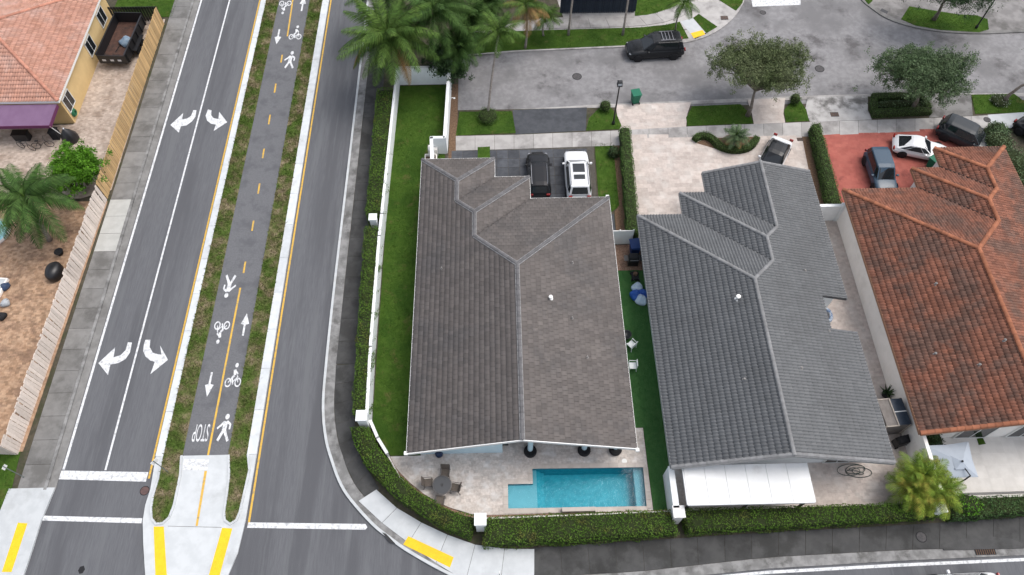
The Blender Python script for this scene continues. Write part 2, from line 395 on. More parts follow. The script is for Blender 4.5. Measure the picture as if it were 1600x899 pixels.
def blob_leaves(center, radii, n, leaf, squash=0.0):
    d = rng.normal(0, 1, (n, 3)); d /= np.linalg.norm(d, axis=1, keepdims=True)
    r = rng.uniform(.55, 1.0, (n, 1)) ** .5
    r = r * (1 + .14 * np.sin(d[:, :1] * 5 + center[0]) * np.sin(d[:, 1:2] * 6 + center[1]) + .08 * np.sin(d[:, 2:3] * 9))
    return np.array(center) + d * r * np.array(radii), d
def bush(name, label, loc, radii, mat, n=1200, leaf=.1, group=None, cat='bush', base=.1):
    t = thing(name, label, cat, (loc[0], loc[1], base), group=group)
    c = (0, 0, radii[2] * .8)
    vs = []; mb = MB(); prof = []
    for i in range(7):
        q = math.pi * (i / 6 - .5); prof.append((max(.02, math.cos(q)) * .82, math.sin(q) * .82))
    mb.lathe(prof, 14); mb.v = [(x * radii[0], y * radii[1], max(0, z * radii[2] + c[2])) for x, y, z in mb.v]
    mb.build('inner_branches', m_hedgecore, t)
    P, N3 = blob_leaves(c, radii, n, leaf); k = P[:, 2] > .03; P, N3 = P[k], N3[k]
    V, F = leaf_faces(P, N3, leaf); tag(fast('foliage', V, F, rng.uniform(0, 1, len(F)), mat, t), kind='stuff')
    return t
def tree(name, label, base, trunk, clusters, mat, nleaf, leaf, r0=.16, group=None, nlimb=9, core=.0):
    """base: ground point; trunk: list of offsets; clusters: list of (offset, radii) making up the crown"""
    t = thing(name, label, 'tree', base, group=group)
    mb = MB(); top = Vector(trunk[-1]); k = len(trunk)
    mb.tube([Vector(p) for p in trunk], [r0 * (1 - .55 * i / (k - 1)) * (1.35 if i == 0 else 1) for i in range(k)], 9)
    tr = mb.build('trunk', m_bark, t, smooth=True)
    tips = []
    for c, r in clusters:
        c = Vector(c); r = Vector(r)
        for _ in range(max(2, nlimb)):
            dv = Vector((random.gauss(0, 1), random.gauss(0, 1), random.gauss(.2, .7))).normalized()
            tips.append((c + Vector((dv.x * r.x, dv.y * r.y, dv.z * r.z)) * random.uniform(.45, .95), c))
    lb = MB()
    for tip, c in tips:
        st = Vector(trunk[-1]).lerp(Vector(trunk[-2]), random.uniform(0, .5)); m1 = st.lerp(c, .45) + Vector((random.gauss(0, .15), random.gauss(0, .15), .1)); 
        lb.tube([st, m1, m1.lerp(tip, .55) + Vector((0, 0, .12)), tip], [r0 * .33, r0 * .24, r0 * .14, r0 * .05], 5, cap=False)
    lb.build('limb', m_bark, t, smooth=True)
    Ps = []
    per = nleaf // max(1, len(tips))
    for tip, c in tips:
        dv = (tip - c); s = .26 + .26 * random.random()
        sc_ = rng.normal(0, 1, (6, 3)) * np.array([s * 1.2, s * 1.2, s * .85]) + np.array(tip)     # twigs
        q = sc_[rng.integers(0, 6, per)] + rng.normal(0, .13, (per, 3))
        Ps.append(q)
    P = np.concatenate(Ps); N3 = np.zeros_like(P); N3[:, 2] = .6
    V, F = leaf_faces(P, N3, leaf, .42, .9)
    tn = np.clip(rng.uniform(0, 1, len(F)) * .7 + .3 * np.repeat(rng.uniform(0, 1, len(tips)), per), 0, 1)
    tag(fast('crown', V, F, tn, mat, t), kind='stuff')
    return t
_frond_cache = {}
def frond_mesh(length, droop, leafl, pairs, key, mat, hang=.5):
    k = (key, round(length, 1), round(droop, 2))
    if k in _frond_cache: return _frond_cache[k]
    V, F, T = [], [], []
    def quad(a, b, c, d_, t): o = len(V); V.extend([tuple(a), tuple(b), tuple(c), tuple(d_)]); F.append((o, o + 1, o + 2, o + 3)); T.append(t)
    def pt(s):   # rachis curve: rises then droops
        return Vector((length * (s - .18 * droop * s * s), .06 * length * math.sin(s * 2) * random.choice((1,)), length * (.30 * s - (.30 + droop) * s * s * .9)))
    N = pairs
    prev = pt(0)
    for i in range(1, 13):
        p = pt(i / 12); w = .035 * (1 - i / 13)
        quad(prev + Vector((0, -w, 0)), p + Vector((0, -w, 0)), p + Vector((0, w, 0)), prev + Vector((0, w, 0)), .85)
        quad(prev + Vector((0, 0, -w)), p + Vector((0, 0, -w)), p + Vector((0, 0, w)), prev + Vector((0, 0, w)), .7); prev = p
    for i in range(N):
        s = .1 + .9 * i / (N - 1); p = pt(s); tg = (pt(min(1, s + .02)) - pt(s - .02)).normalized()
        ll = leafl * (math.sin(math.pi * min(1, .12 + s * .86)) ** .6) * random.uniform(.85, 1.1)
        for sd in (-1, 1):
            dv = (Vector((0, sd, 0)) * 1.0 + tg * .55 + Vector((0, 0, -hang * random.uniform(.6, 1.3)))).normalized()
            w = leafl * .042; wv = tg * w; m = p + dv * ll * .5 + Vector((0, 0, .0)); e = p + dv * ll + Vector((0, 0, -ll * .28))
            quad(p - wv * .5, p + wv * .5, m + wv, m - wv, random.random()); quad(m - wv, m + wv, e + wv * .15, e - wv * .15, random.random())
    me = bpy.data.meshes.new('frond'); me.from_pydata(V, [], F)
    a = me.attributes.new('tint', 'FLOAT', 'FACE'); a.data.foreach_set('value', np.array(T, dtype=np.float32))
    me.materials.append(mat); _frond_cache[k] = me; return me
def palm(name, label, base, top, nf, flen, mat, leafl=.75, r0=.16, pairs=46, group=None, key='c', elev=(-.35, 1.15), hang=.5, dry=0, trunk_mat=None, bow=.3):
    base = Vector(base); top = Vector(top); t = thing(name, label, 'palm', base, group=group); o = top - base
    side = Vector((o.y, -o.x, 0)); side = side.normalized() if side.length > .01 else Vector((1, 0, 0))
    path = [o * (i / 6) + side * bow * math.sin(math.pi * i / 6) * .4 + Vector((-o.x, -o.y, 0)) * .15 * math.sin(math.pi * i / 6) for i in range(7)]
    mb = MB().tube(path, [r0 * (1.35, 1.0, .92, .88, .84, .8, .85)[i] for i in range(7)], 10)
    mb.build('trunk', trunk_mat or m_palmtrunk, t, smooth=True)
    MB().lathe([(r0 * .9, -.5), (r0 * 1.15, -.25), (r0 * .9, .15), (r0 * .4, .5), (.02, .8)], 10, c=o).build('crownshaft', m_frond, t, smooth=True)
    for i in range(nf):
        f = (i + .5) / nf; az = i * 2.39996 + random.uniform(-.15, .15)
        el = elev[1] + (elev[0] - elev[1]) * f ** .9 + random.uniform(-.1, .1)
        dr = round(.25 + .28 * random.randint(0, 2) / 2 + .12 * (f > .6), 2)
        isdry = i >= nf - dry
        me = frond_mesh(flen * (1.0 if f > .2 else .85), dr, leafl, pairs, key + ('d' if isdry else ''), m_frond_dry if isdry else mat, hang)
        fo = bpy.data.objects.new('frond', me); COL.objects.link(fo); fo.parent = t; fo.location = o + Vector((0, 0, .1))
        sc = random.uniform(.88, 1.08)
        fo.rotation_euler = (random.uniform(-.25, .25), -el, az); fo.scale = (sc, sc, sc)
    return t
def grass(name, polys, n, mat, size=.09, z=.115, parent=None):
    V = []; 
    P = []
    areas = []
    for po in polys:
        xs = [p[0] for p in po]; ys = [p[1] for p in po]
        areas.append((max(xs) - min(xs)) * (max(ys) - min(ys)))
    for po, a in zip(polys, areas):
        xs = [p[0] for p in po]; ys = [p[1] for p in po]; m = int(n * a / sum(areas))
        X = rng.uniform(min(xs), max(xs), m); Y = rng.uniform(min(ys), max(ys), m); k = inside_np(X, Y, po)
        k &= (rng.uniform(-1.2, 1.2, m) < .5 + fbm2(X * 1.3, Y * 1.3))
        P.append(np.stack([X[k], Y[k], np.full(k.sum(), z)], 1))
    P = np.concatenate(P); m = len(P); a = rng.uniform(0, 2 * np.pi, m); s = size * rng.uniform(.5, 1.3, m)
    dx, dy = np.cos(a) * s * .22, np.sin(a) * s * .22; lean = rng.normal(0, .5, (m, 2)) * s[:, None]
    V = np.stack([P - np.stack([dx, dy, 0 * dx], 1), P + np.stack([dx, dy, 0 * dx], 1), P + np.stack([lean[:, 0], lean[:, 1], s], 1)], 1).reshape(-1, 3)
    F = np.arange(3 * m).reshape(-1, 3)
    o = fast(name, V, F, rng.uniform(0, 1, m), mat, parent)
    if not parent: tag(o, kind='stuff')
    return o
# ================================================================ SETTING
gmb = MB()      # one sheet to the horizon, open only under the pool
for q in (((-400, -300), (400, 11.4)), ((-400, 14.0), (400, 700)), ((-400, 11.4), (0.0, 14.0)), ((8.65, 11.4), (400, 14.0))):
    gmb.prism([(q[0][0], q[0][1]), (q[1][0], q[0][1]), (q[1][0], q[1][1]), (q[0][0], q[1][1])], -.4, -.06)
ground = tag(gmb.build('ground', m_soil), kind='structure')
road = struct('main_road', [(-28.35, 95), (-28.35, 17), (-29.6, 14), (-29.6, 9.6), (-75, 9.6), (-75, -20), (75, -20), (75, 9.7), (-2, 9.7), (-8, 13), (-10.2, 17), (-11.9, 20), (-11.9, 95)], -.05, 0, m_road)
street = struct('side_street', [(-3.6, 44.6), (85, 44.6), (85, 95), (-3.6, 95)], -.05, .012, m_street)

# --- corner kerb curve on the right of the main road
kc = smooth_line([(-12.42, 95), (-12.40, 60), (-12.38, 42), (-12.38, 28), (-12.30, 21), (-12.16, 18.3), (-11.75, 16.2), (-11.2, 14.7), (-10.6, 13.4), (-9.85, 12.3), (-8.36, 10.75), (-7.2, 9.85), (-5.93, 9.0), (-3.61, 7.75), (-1.5, 6.95), (1.5, 6.4)], 150)
def cut(line, y0=None, x0=None, after=True): return line
kerb_r = band(MB(), kc, offset_line(kc, .17), -.03, .14).build('kerb', m_kerb); tag(kerb_r, kind='structure')
gut_r = band(MB(), offset_line(kc, .173), offset_line(kc, .8), -.03, .105).build('gutter_apron', m_gutter); tag(gut_r, kind='structure')
lot_edge = offset_line(kc, .803)
lot = [tuple(p[:2]) for p in lot_edge[:-12]] + [(2.0, 8.3), (75, 10.5), (75, 45.15), (-3.6, 44.95), (-3.6, 95)]
ia = next(i for i, p in enumerate(lot) if p == (75, 45.15))
# the lot opens round the pool through a hairline slit
slit = [(75, 12.701), (8.65, 12.701), (8.65, 14.0), (0.0, 14.0), (0.0, 11.4), (8.65, 11.4), (8.65, 12.7), (75, 12.7)]
lot = lot[:ia] + slit[::-1] + lot[ia:]
block = struct('block_ground', lot, -.05, .085, m_soil)
# --- right-hand sidewalk (stained), corner ramp (new concrete)
sA, sB = [(-11.56, 60), (-11.56, 21.5)], [(-10.1, 60), (-10.1, 21.5)]
slab_strip('sidewalk', sA, sB, 1.75, .125, m_slab_dark)
cA = [p for p in lot_edge if 12.05 < p.y < 21.45]; cB = offset_line(smooth_line([(-10.1, 21.5), (-10.0, 18), (-9.4, 15.2), (-8.0, 12.95)], 30), 0)
slab_strip('sidewalk', [Vector((-11.56, 21.45, 0))] + cA, cB, 1.55, .125, m_slab_dark)
nA = pts([(560, 783), (600, 820), (640, 850), (700, 893), (745, 915), (835, 935)], .1)
nB = pts([(588, 765), (615, 790), (650, 812), (700, 836), (760, 855), (835, 858)], .1)
slab_strip('sidewalk', smooth_line(nA, 30), smooth_line(nB, 30), 2.2, .128, m_slab_new)
nK = pts([(545, 779), (590, 825), (645, 866), (705, 905)], .1)
pad = sheet('tactile_pad', pts([(638, 838), (709, 871), (703, 887), (630, 851)], .13), .1325, m_pad, road)
def pad_bumps(quad, z, nx, ny, parent, mat):
    mb = MB(); a, b, c, e = [Vector((*p, 0)) for p in quad]
    for i in range(nx):
        for j in range(ny):
            u, v = (i + .5) / nx, (j + .5) / ny; p = a.lerp(b, u).lerp(e.lerp(c, u), v)
            mb.lathe([(.028, 0), (.022, .008), (.012, .011)], 6, c=(p.x, p.y, z))
    tag(mb.build('tactile_domes', mat, parent), kind='stuff')
pad_bumps(pts([(638, 838), (709, 871), (703, 887), (630, 851)], .13), .1325, 30, 7, pad, m_pad)
# black storm inlet in the corner kerb
sheet('storm_inlet', pts([(597, 832), (603, 834), (618, 850), (609, 848)], .13), .1465, m_black, road)
# --- lower street pavement (dark, stained) east of the corner ramp
bA = pts([(836, 903), (1000, 893), (1200, 871), (1420, 859), (1600, 856), (1800, 846)], .1)
bB = pts([(832, 856), (1000, 845), (1200, 832), (1420, 820), (1600, 808), (1800, 798)], .1)
slab_strip('sidewalk', bA, bB, 1.62, .125, m_slab_dark)
gA = pts([(835, 935), (1000, 914), (1100, 899), (1200, 889), (1400, 877), (1600, 868), (1800, 858)], .0)
gl = band(MB(), resample([(*p, 0) for p in gA], 40), resample([(*p, 0) for p in bA], 40), -.03, .075).build('gutter_apron', m_gutter); tag(gl, kind='structure')
wl = pts([(1000, 914), (1100, 901.5), (1200, 892), (1400, 881), (1600, 872), (1800, 862)]); wl2 = pts([(1000, 918), (1100, 905), (1200, 897), (1400, 886), (1600, 877), (1800, 867)])
sheet('edge_line', ribbon(wl, wl2), .004, m_white, road)
# raised curb ramp wing
struct('kerb_ramp', pts([(1472, 852), (1505, 842), (1545, 838), (1580, 842), (1600, 850), (1600, 857), (1475, 860)], .12), .08, .132, m_slab_dark)
gr = thing('storm_grate', 'rusty rectangular storm grate in the gutter of the lower street', 'grate', (*at(1538, 862)[:2], .078))
MB().box((0, 0, 0), (1.25, .42, .02)).build('frame', m_rubber, gr)
m_rust = M('rusty_iron', (.09, .05, .035), (.14, .085, .055), 8, rough=.9)
for i in range(9): MB().box((-.52 + i * .13, 0, .014), (.05, .38, .02)).build('bar', m_rust, gr)

# --- left side: block, sidewalk, kerb, gutter
struct('block_ground', [(-28.92, 95), (-28.92, 15.2), (-31.5, 9.7), (-75, 9.7), (-75, 95)], -.05, .085, m_soil)
m_patch = M('patched_concrete', (.42, .42, .4), (.37, .37, .35), 1.5, rough=.9, bump=.15)
slab_strip('sidewalk', [(-30.58, 75), (-30.58, 13.3)], [(-28.95, 75), (-28.95, 13.3)], 1.62, .125, m_slab_old, mats={24: m_patch, 25: m_patch, 26: m_patch})
tag(MB().box((-28.845, 44.3, .05), (.2, 62, .17)).build('kerb', m_gutter), kind='structure')
tag(MB().box((-28.49, 44.3, .005), (.5, 62, .07)).build('gutter_apron', m_slab_old), kind='structure')
rampL = pts([(14, 765), (68, 764), (80, 755), (88, 740), (50, 850), (35, 900), (20, 940), (-45, 940), (0, 812)], .1)
struct('corner_ramp', pts([(14, 764), (86, 762), (64, 815), (50, 860), (37, 899), (17, 950), (-60, 950), (-30, 880), (-10, 825)], .1), -.03, .13, m_slab_new)
pq = pts([(28, 817), (43, 818), (18, 894), (3, 894)], .13)
pd = sheet('tactile_pad', pq, .1345, m_pad, road); pad_bumps([pq[0], pq[1], pq[2], pq[3]], .1345, 6, 26, pd, m_pad)
verge_l = pts([(0, 706), (32, 706), (18, 765), (-10, 815), (-60, 815), (-60, 706)], .1)
struct('grass_verge', verge_l, .02, .115, m_lawn)
# --- medians
def strip(name, x0, x1, y0, y1, z, mat): return tag(MB().box(((x0 + x1) / 2, (y0 + y1) / 2, z / 2 - .015), (x1 - x0, y1 - y0, z + .03)).build(name, mat), kind='structure')
yN = 95
tipL = pts([(277, 712), (275, 740)], .1)
medL_out = pts([(244, 735), (236, 765), (228, 790), (224, 815), (225, 850), (228, 899), (234, 960)], 0)
medR_out = pts([(404, 712), (392, 770), (384, 815), (372, 865), (355, 905), (330, 960)], 0)
YT = 13.75   # where the concrete nose begins
# kerbs running north along both sides
def longkerb(x0, x1, y0): 
    n = 0; y = y0
    root = tag(MB().box(((x0 + x1) / 2, (y0 + yN) / 2, .04), (x1 - x0 - .01, yN - y0, .14)).build('kerb', m_joint), kind='structure')
    while y < 62:
        MB().box((0, 0, .055), (x1 - x0, 2.98, .17)).build('kerb_stone', m_kerbstone, root, loc=((x0 + x1) / 2, y + 1.5, 0)); y += 3.0
    return root
m_kerbstone = M('kerb_stone', (.56, .585, .6), (.5, .525, .54), 2, (.42, .43, .43), .9, .63, rough=.9, bump=.15, rand=.07)
longkerb(-22.42, -21.93, 15.3); longkerb(-16.6, -16.0, 15.3)
strip('grass_median', -21.93, -20.72, 15.3, yN, .115, m_verge)
strip('bike_path', -20.715, -17.805, 15.3, yN, .10, m_path); path = bpy.data.objects['bike_path']
strip('grass_median', -17.80, -16.6, 15.3, yN, .115, m_verge)
# concrete nose: one body, two grass fingers with raised kerbs
nose = [(-22.42, 15.3)] + medL_out[1:] + medR_out[::-1][:-2] + [(-16.0, 15.3), (-20.72, 15.3)]
nose_o = struct('median_nose', nose, -.03, .105, m_slab_new)
def finger(l, tag_m):
    poly = pts(l, .12); return poly
fingL = [(-21.93, 15.3)] + pts([(249, 748), (241, 775), (238, 795), (239, 810), (245, 817), (254, 816), (263, 808), (270, 790), (276, 762), (280, 742)], .12) + [(-20.85, 15.3)]
fingR = [(-17.7, 15.3)] + pts([(360, 742), (356, 775), (352, 800), (353, 812), (360, 817), (368, 812), (373, 800), (380, 770), (388, 735)], .12) + [(-16.62, 15.3)]
for fg in (fingL, fingR):
    struct('grass_median', fg, .02, .118, m_verge)
    P = [Vector((*p, 0)) for p in fg]
    k = band(MB(), offset_line(P, -.006), offset_line(P, -.15), .02, .17)
    tag(k.build('kerb', m_kerb), kind='structure')
for l, nx in (([(240, 823), (256, 823), (261, 905), (243, 905)], 6), ([(347, 825), (363, 826), (343, 900), (326, 900)], 6)):
    q = pts(l, .11); o = sheet('tactile_pad', q, .1095, m_pad, nose_o); pad_bumps(q, .1095, nx, 24, o, m_pad)
sheet('path_line', pts([(319.5, 736), (323.5, 736), (309, 822), (305.5, 822)], .11), .1095, m_yellow, nose_o)
sheet('pavement_bar', pts([(288, 717), (327, 718), (324, 735), (285, 735)], .105), .1092, m_white, nose_o)
sheet('expansion_joint', pts([(262, 822), (346, 824), (346, 824.6), (262, 822.6)], .11), .1093, m_joint, nose_o)

# --- painted lines on the main road
def line(x, w, y0, y1, mat, name, parent=road, z=.004): return sheet(name, [(x - w / 2, y0), (x + w / 2, y0), (x + w / 2, y1), (x - w / 2, y1)], z, mat, parent)
line(-28.12, .16, 14.6, yN, m_white, 'edge_line'); line(-25.45, .13, 14.5, yN, m_white, 'lane_line')
line(-22.58, .13, 13.9, yN, m_yellow, 'yellow_line'); line(-15.84, .13, 10.9, yN, m_yellow, 'yellow_line')
sheet('stop_bar', pts([(94, 735.5), (232, 738), (228, 753), (85, 749)]), .008, m_white, road)
sheet('crossing_line', pts([(65, 806), (222.5, 810), (221, 818), (62, 813.5)]), .006, m_white, road)
sheet('crossing_line', pts([(388, 816.5), (571, 819), (574, 824), (571, 828), (386, 825)]), .006, m_white, road)
# turn arrows
def zp(l, ox, oy, k=4.0): return [(ox + a / k, oy + b / k) for a, b in l]
arrows = [zp([(825, 342), (800, 340), (785, 390), (755, 420), (710, 435), (720, 372), (615, 470), (675, 545), (690, 480), (740, 470), (785, 445), (812, 405)], 0, 450),
          zp([(910, 325), (940, 325), (935, 370), (955, 405), (985, 415), (1010, 418), (1000, 360), (1050, 450), (940, 540), (968, 462), (940, 455), (910, 430), (895, 395), (900, 350)], 0, 450),
          zp([(1208, 690), (1228, 690), (1222, 730), (1200, 760), (1165, 785), (1130, 790), (1118, 830), (1065, 782), (1145, 708), (1138, 748), (1170, 742), (1195, 725)], 0, 0),
          zp([(1300, 685), (1322, 690), (1320, 720), (1335, 740), (1365, 745), (1370, 700), (1420, 765), (1335, 820), (1350, 780), (1320, 775), (1295, 755), (1285, 725)], 0, 0)]
for a in arrows: sheet('turn_arrow', pts(a), .0045, m_white, road)
# bike path marks
ZP = .1045
def pline(l, name='path_line'): 
    (x0, y0), (x1, y1), w = l; a, b = at(x0, y0, .1), at(x1, y1, .1); d_ = (b - a).normalized() * 0; n_ = Vector((-(b - a).y, (b - a).x, 0)).normalized() * w / 2
    sheet(name, [tuple((p)[:2]) for p in (a - n_, b - n_, b + n_, a + n_)], ZP, m_yellow, path)
pline(((459, -10), (449, 57), .13)); pline(((375.5, 450), (325, 712), .13))
for x, y, h in ((440, 92, 6), (430, 138, 7), (421, 187, 7.5), (411.5, 240, 7.5), (404.5, 295, 8), (395, 353, 8), (382, 418, 9)):
    pline(((x + h * .16, y - h), (x - h * .16, y + h), .13), 'dash')
def symbol(name, c, size, strokes, discs=(), rings=(), flip=False, polys=()):
    """flat painted sign in path-plane metres: x right, y up the path"""
    mb = MB(); z = ZP; sg = -1 if flip else 1; cx, cy = at(*c, .1)[:2]
    def T(p): return (cx + sg * p[0] * size[0], cy + sg * p[1] * size[1])
    def face(l):
        nonlocal z; z += .0006
        q = [T(p) for p in l]; ar = sum(q[i][0] * q[(i + 1) % len(q)][1] - q[(i + 1) % len(q)][0] * q[i][1] for i in range(len(q)))
        if ar < 0: q = q[::-1]
        mb.add([(*p, z) for p in q], [tuple(range(len(q)))])
    for l in polys: face(l)
    for a, b, w in strokes:
        dx, dy = b[0] - a[0], b[1] - a[1]; L = math.hypot(dx, dy); nx, ny = -dy / L * w / 2, dx / L * w / 2
        face([(a[0] - nx, a[1] - ny), (b[0] - nx, b[1] - ny), (b[0] + nx, b[1] + ny), (a[0] + nx, a[1] + ny)])
    for (x, y), r in discs: face([(x + r * math.cos(i * math.pi / 8), y + r * math.sin(i * math.pi / 8)) for i in range(16)])
    for (x, y), r, w in rings:
        z += .0006
        for i in range(18):
            a, b = i * math.pi / 9, (i + 1) * math.pi / 9
            q = [T((x + rr * math.cos(t), y + rr * math.sin(t))) for rr, t in ((r - w, a), (r, a), (r, b), (r - w, b))]
            mb.add([(*p, z) for p in q], [(0, 1, 2, 3)])
    return mb.build(name, m_white, path)
walker = dict(strokes=[((0.02, .28), (-.02, -.1), .24), ((-.04, -.08), (-.28, -.52), .14), ((.02, -.08), (.12, -.28), .15), ((.12, -.26), (.3, -.54), .13),
                       ((-.06, .26), (-.26, .08), .1), ((-.26, .1), (-.42, -.02), .09), ((.08, .28), (.3, .14), .1), ((.3, .16), (.28, -.06), .09)], discs=[((.05, .47), .12)])
biker = dict(rings=[((-.32, -.3), .22, .07), ((.34, -.3), .22, .07)], strokes=[((0.0, .32), (.06, 0.05), .17), ((.04, .04), (-.12, -.1), .12), ((-.1, -.06), (.02, -.4), .09),
                       ((.03, .28), (.26, .1), .08), ((-.32, -.3), (-.08, -.06), .05), ((.34, -.3), (.22, .06), .05), ((-.05, -.3), (.3, -.02), .05)], discs=[((.08, .52), .11)])
shaft = dict(strokes=[((0, -.5), (0, .1), .16)], polys=[[(-.34, .05), (0, .0), (.34, .05), (0, .55)]])
symbol('walker_mark', (351, 669), (1.15, 1.65), **walker); symbol('walker_mark', (358, 447), (1.15, 1.7), flip=True, **walker)
symbol('walker_mark', (453.5, 94), (1.2, 1.9), **walker)
symbol('bicycle_mark', (365.5, 588), (1.0, 1.55), **biker); symbol('bicycle_mark', (345.5, 518), (1.0, 1.55), flip=True, **biker)
symbol('bicycle_mark', (462, 52), (1.05, 1.65), **biker); symbol('bicycle_mark', (445, 11), (1.05, 1.65), flip=True, **biker)
symbol('arrow_mark', (382.5, 508), (.85, 1.7), **shaft); symbol('arrow_mark', (327.5, 600), (.85, 1.7), flip=True, **shaft)
symbol('arrow_mark', (473, 7), (.9, 1.9), **shaft); symbol('arrow_mark', (434.5, 57), (.9, 1.9), flip=True, **shaft)
# STOP lettering, read by riders coming down the path
fc = bpy.data.curves.new('stop_text', 'FONT'); fc.body = 'STOP'; fc.align_x = 'CENTER'; fc.align_y = 'CENTER'; fc.size = 1
fo = bpy.data.objects.new('stop_text', fc); COL.objects.link(fo)
bpy.context.view_layer.update()
me = bpy.data.meshes.new_from_object(fo.evaluated_get(bpy.context.evaluated_depsgraph_get()))
bpy.data.objects.remove(fo)
so = link('stop_lettering', me, m_white, path); so.location = (*at(314.5, 675, .1)[:2], ZP + .001); so.rotation_euler = (0, 0, math.pi); so.scale = (.44, 1.7, 1)
# manholes and stains
def manhole(px, py, r, label, z=.004, mat=None):
    c = at(px, py); t = thing('manhole_cover', label, 'manhole', (c.x, c.y, z))
    MB().lathe([(r, 0), (r, .006), (r * .9, .008)], 24).build('frame', m_rubber, t)
    MB().lathe([(r * .86, 0), (r * .86, .009), (r * .8, .011)], 24).build('lid', mat or m_rust, t)
m_iron = M('cast_iron', (.06, .058, .06), (.09, .085, .085), 9, rough=.8)
manhole(226, 767, .3, 'round rust-red manhole cover on the road beside the median nose', mat=M('reddish_iron', (.12, .075, .07), (.09, .06, .058), 6, rough=.9))
manhole(901.5, 120, .42, 'round dark manhole cover in the side street, west of the lamp post', .018, m_iron)
manhole(1280.5, 108, .42, 'round dark manhole cover in the street between the two olive trees', .018, m_iron)
manhole(1192, 20, .3, 'small round manhole cover near the top of the side street', .018, m_iron)
manhole(1438, 840, .33, 'round dark manhole cover in the lower pavement near the areca palm', .132, m_iron)
manhole(1541, 189, .3, 'small round cover in the grey pavement near the pale slab', .132, m_iron)
sheet('tar_stain', pts([(122, 892), (125, 886), (131, 884), (133, 890), (129, 896), (124, 897)]), .0042, m_rubber, road)

# --- upper street: kerb, sidewalk, verge strip
ks = smooth_line(pts([(700, 174), (800, 171.5), (960, 163), (1080, 158), (1250, 151), (1360, 148), (1500, 147), (1600, 146), (1800, 144)]), 80)
tag(band(MB(), offset_line(ks, -.42), ks, -.03, .05).build('kerb', m_slab_mid), kind='structure')
sw0 = pts([(712, 236), (805, 233.5), (965, 228), (1083, 222), (1290, 212.5), (1450, 205), (1600, 198), (1750, 192)], .1)
sw1 = pts([(712, 213), (805, 211), (970, 204), (1075, 198), (1265, 191), (1450, 185), (1600, 178), (1750, 172)], .1)
slab_strip('sidewalk', sw0, sw1, 1.6, .125, m_slab_mid)
strip_poly = lambda l: pts(l, .1)
apron1 = strip_poly([(801, 172), (917, 168), (915, 204.5), (805, 210)])
struct('driveway_apron', apron1, -.03, .10, M('dark_apron', (.056, .06, .068), (.07, .074, .083), 3, (.046, .05, .057), .6, rough=.8, bump=.1))
cream1 = strip_poly([(962, 164), (1080, 160), (1074, 178), (1072, 198), (968, 204)])
cream2 = strip_poly([(1168, 156), (1227, 153.5), (1224, 178), (1227, 192), (1178, 194), (1175, 178)])
for c in (cream1, cream2):
    o = struct('driveway_apron', c, -.03, .105, m_pave_drive); pavers(o, c, .109, .6, .4, m_pave_drive)
ap3 = strip_poly([(1262, 152), (1358, 149), (1362, 187), (1266, 191), (1258, 172)])
struct('driveway_apron', ap3, -.03, .105, M('blotched_concrete', (.42, .41, .4), (.33, .32, .31), 1, (.12, .115, .11), .5, .56, rough=.95, bump=.2))
ap4 = strip_poly([(1452, 148), (1517, 147), (1520, 181), (1452, 184)])
struct('driveway_apron', ap4, -.03, .105, M('grey_apron', (.2, .195, .19), (.15, .146, .14), 1, (.1, .096, .092), .5, .56, rough=.95, bump=.2))
struct('driveway_apron', strip_poly([(1543, 180), (1600, 176), (1700, 172), (1700, 194), (1600, 199), (1552, 202)]), .09, .131, m_slab_new)
lawnsZ = []
def lawn(l, name='lawn', z=.115, mat=None, raw=False):
    p = l if raw else pts(l, .11); struct(name, p, .02, z, mat or m_lawn); lawnsZ.append(p); return p
lawn([(718, 175), (800, 174), (806, 208), (712, 212)]); lawn([(938, 167), (953, 166), (964, 180), (971, 196), (968, 202), (916, 204), (920, 185)])
lawn([(1082, 166), (1157, 163), (1172, 178), (1177, 193), (1074, 197), (1072, 184)]); lawn([(1238, 157), (1250, 157), (1260, 172), (1264, 189), (1228, 191), (1225, 172)])
lawn([(1518, 148), (1585, 147), (1602, 160), (1600, 176), (1524, 178)])
lawn([(1356, 151), (1440, 149), (1453, 172), (1452, 180), (1362, 186), (1356, 172)], mat=m_soil)
# grass of the corner garden behind the white wall
gard = [(-8.85, 47.9), (-4.35, 47.95), (-4.6, 38.7), (-5.6, 38.6), (-5.4, 37), (-5.4, 15.0), (-7.4, 15.0), (-8.1, 15.9), (-8.75, 17.2), (-8.9, 32)]
lawn(gard, raw=True)
# planting strips
struct('mulch_bed', [(-4.2, 48), (-3.6, 48), (-3.6, 38.0), (-4.3, 38.0)], .02, .11, m_mulch)
# north side of the street: pavement island with lawns
nk = smooth_line(pts([(690, 92), (800, 82.5), (900, 78), (975, 74.5), (1060, 69), (1090, 63), (1120, 50), (1145, 30), (1160, 8), (1168, -15), (1172, -40)]), 70)
tag(band(MB(), nk, offset_line(nk, .4), -.03, .1).build('kerb', m_slab_mid), kind='structure')
nkb = offset_line(nk, .40)
nwb = [tuple(p[:2]) for p in nkb] + [(at(1172, -40).x, 95), (-3.6, 95), (-3.6, at(690, 92).y)]
struct('pavement', nwb, -.04, .09, m_slab_mid)
lawn([(730, 52), (830, 48), (1000, 43), (1040, 39), (1062, 34), (1076, 60), (975, 71), (800, 79), (700, 88)])
lawn([(992, -40), (992, 25), (1025, 22), (1050, 13), (1062, 3), (1070, -12), (1075, -40)])
lawn([(1083, 28), (1092, 22), (1121, 42), (1104, 52)]); lawn([(1122, -1), (1134, -10), (1162, -2), (1160, 5), (1150, 17)])
struct('soil_bed', pts([(690, -60), (850, -60), (880, 27), (835, 30), (720, 52), (690, 86)], .1), .02, .1, m_soil)
pq = pts([(1079, 52), (1098, 47), (1102, 54), (1084, 60)], .1); pd = sheet('tactile_pad', pq, .101, m_pad, street)
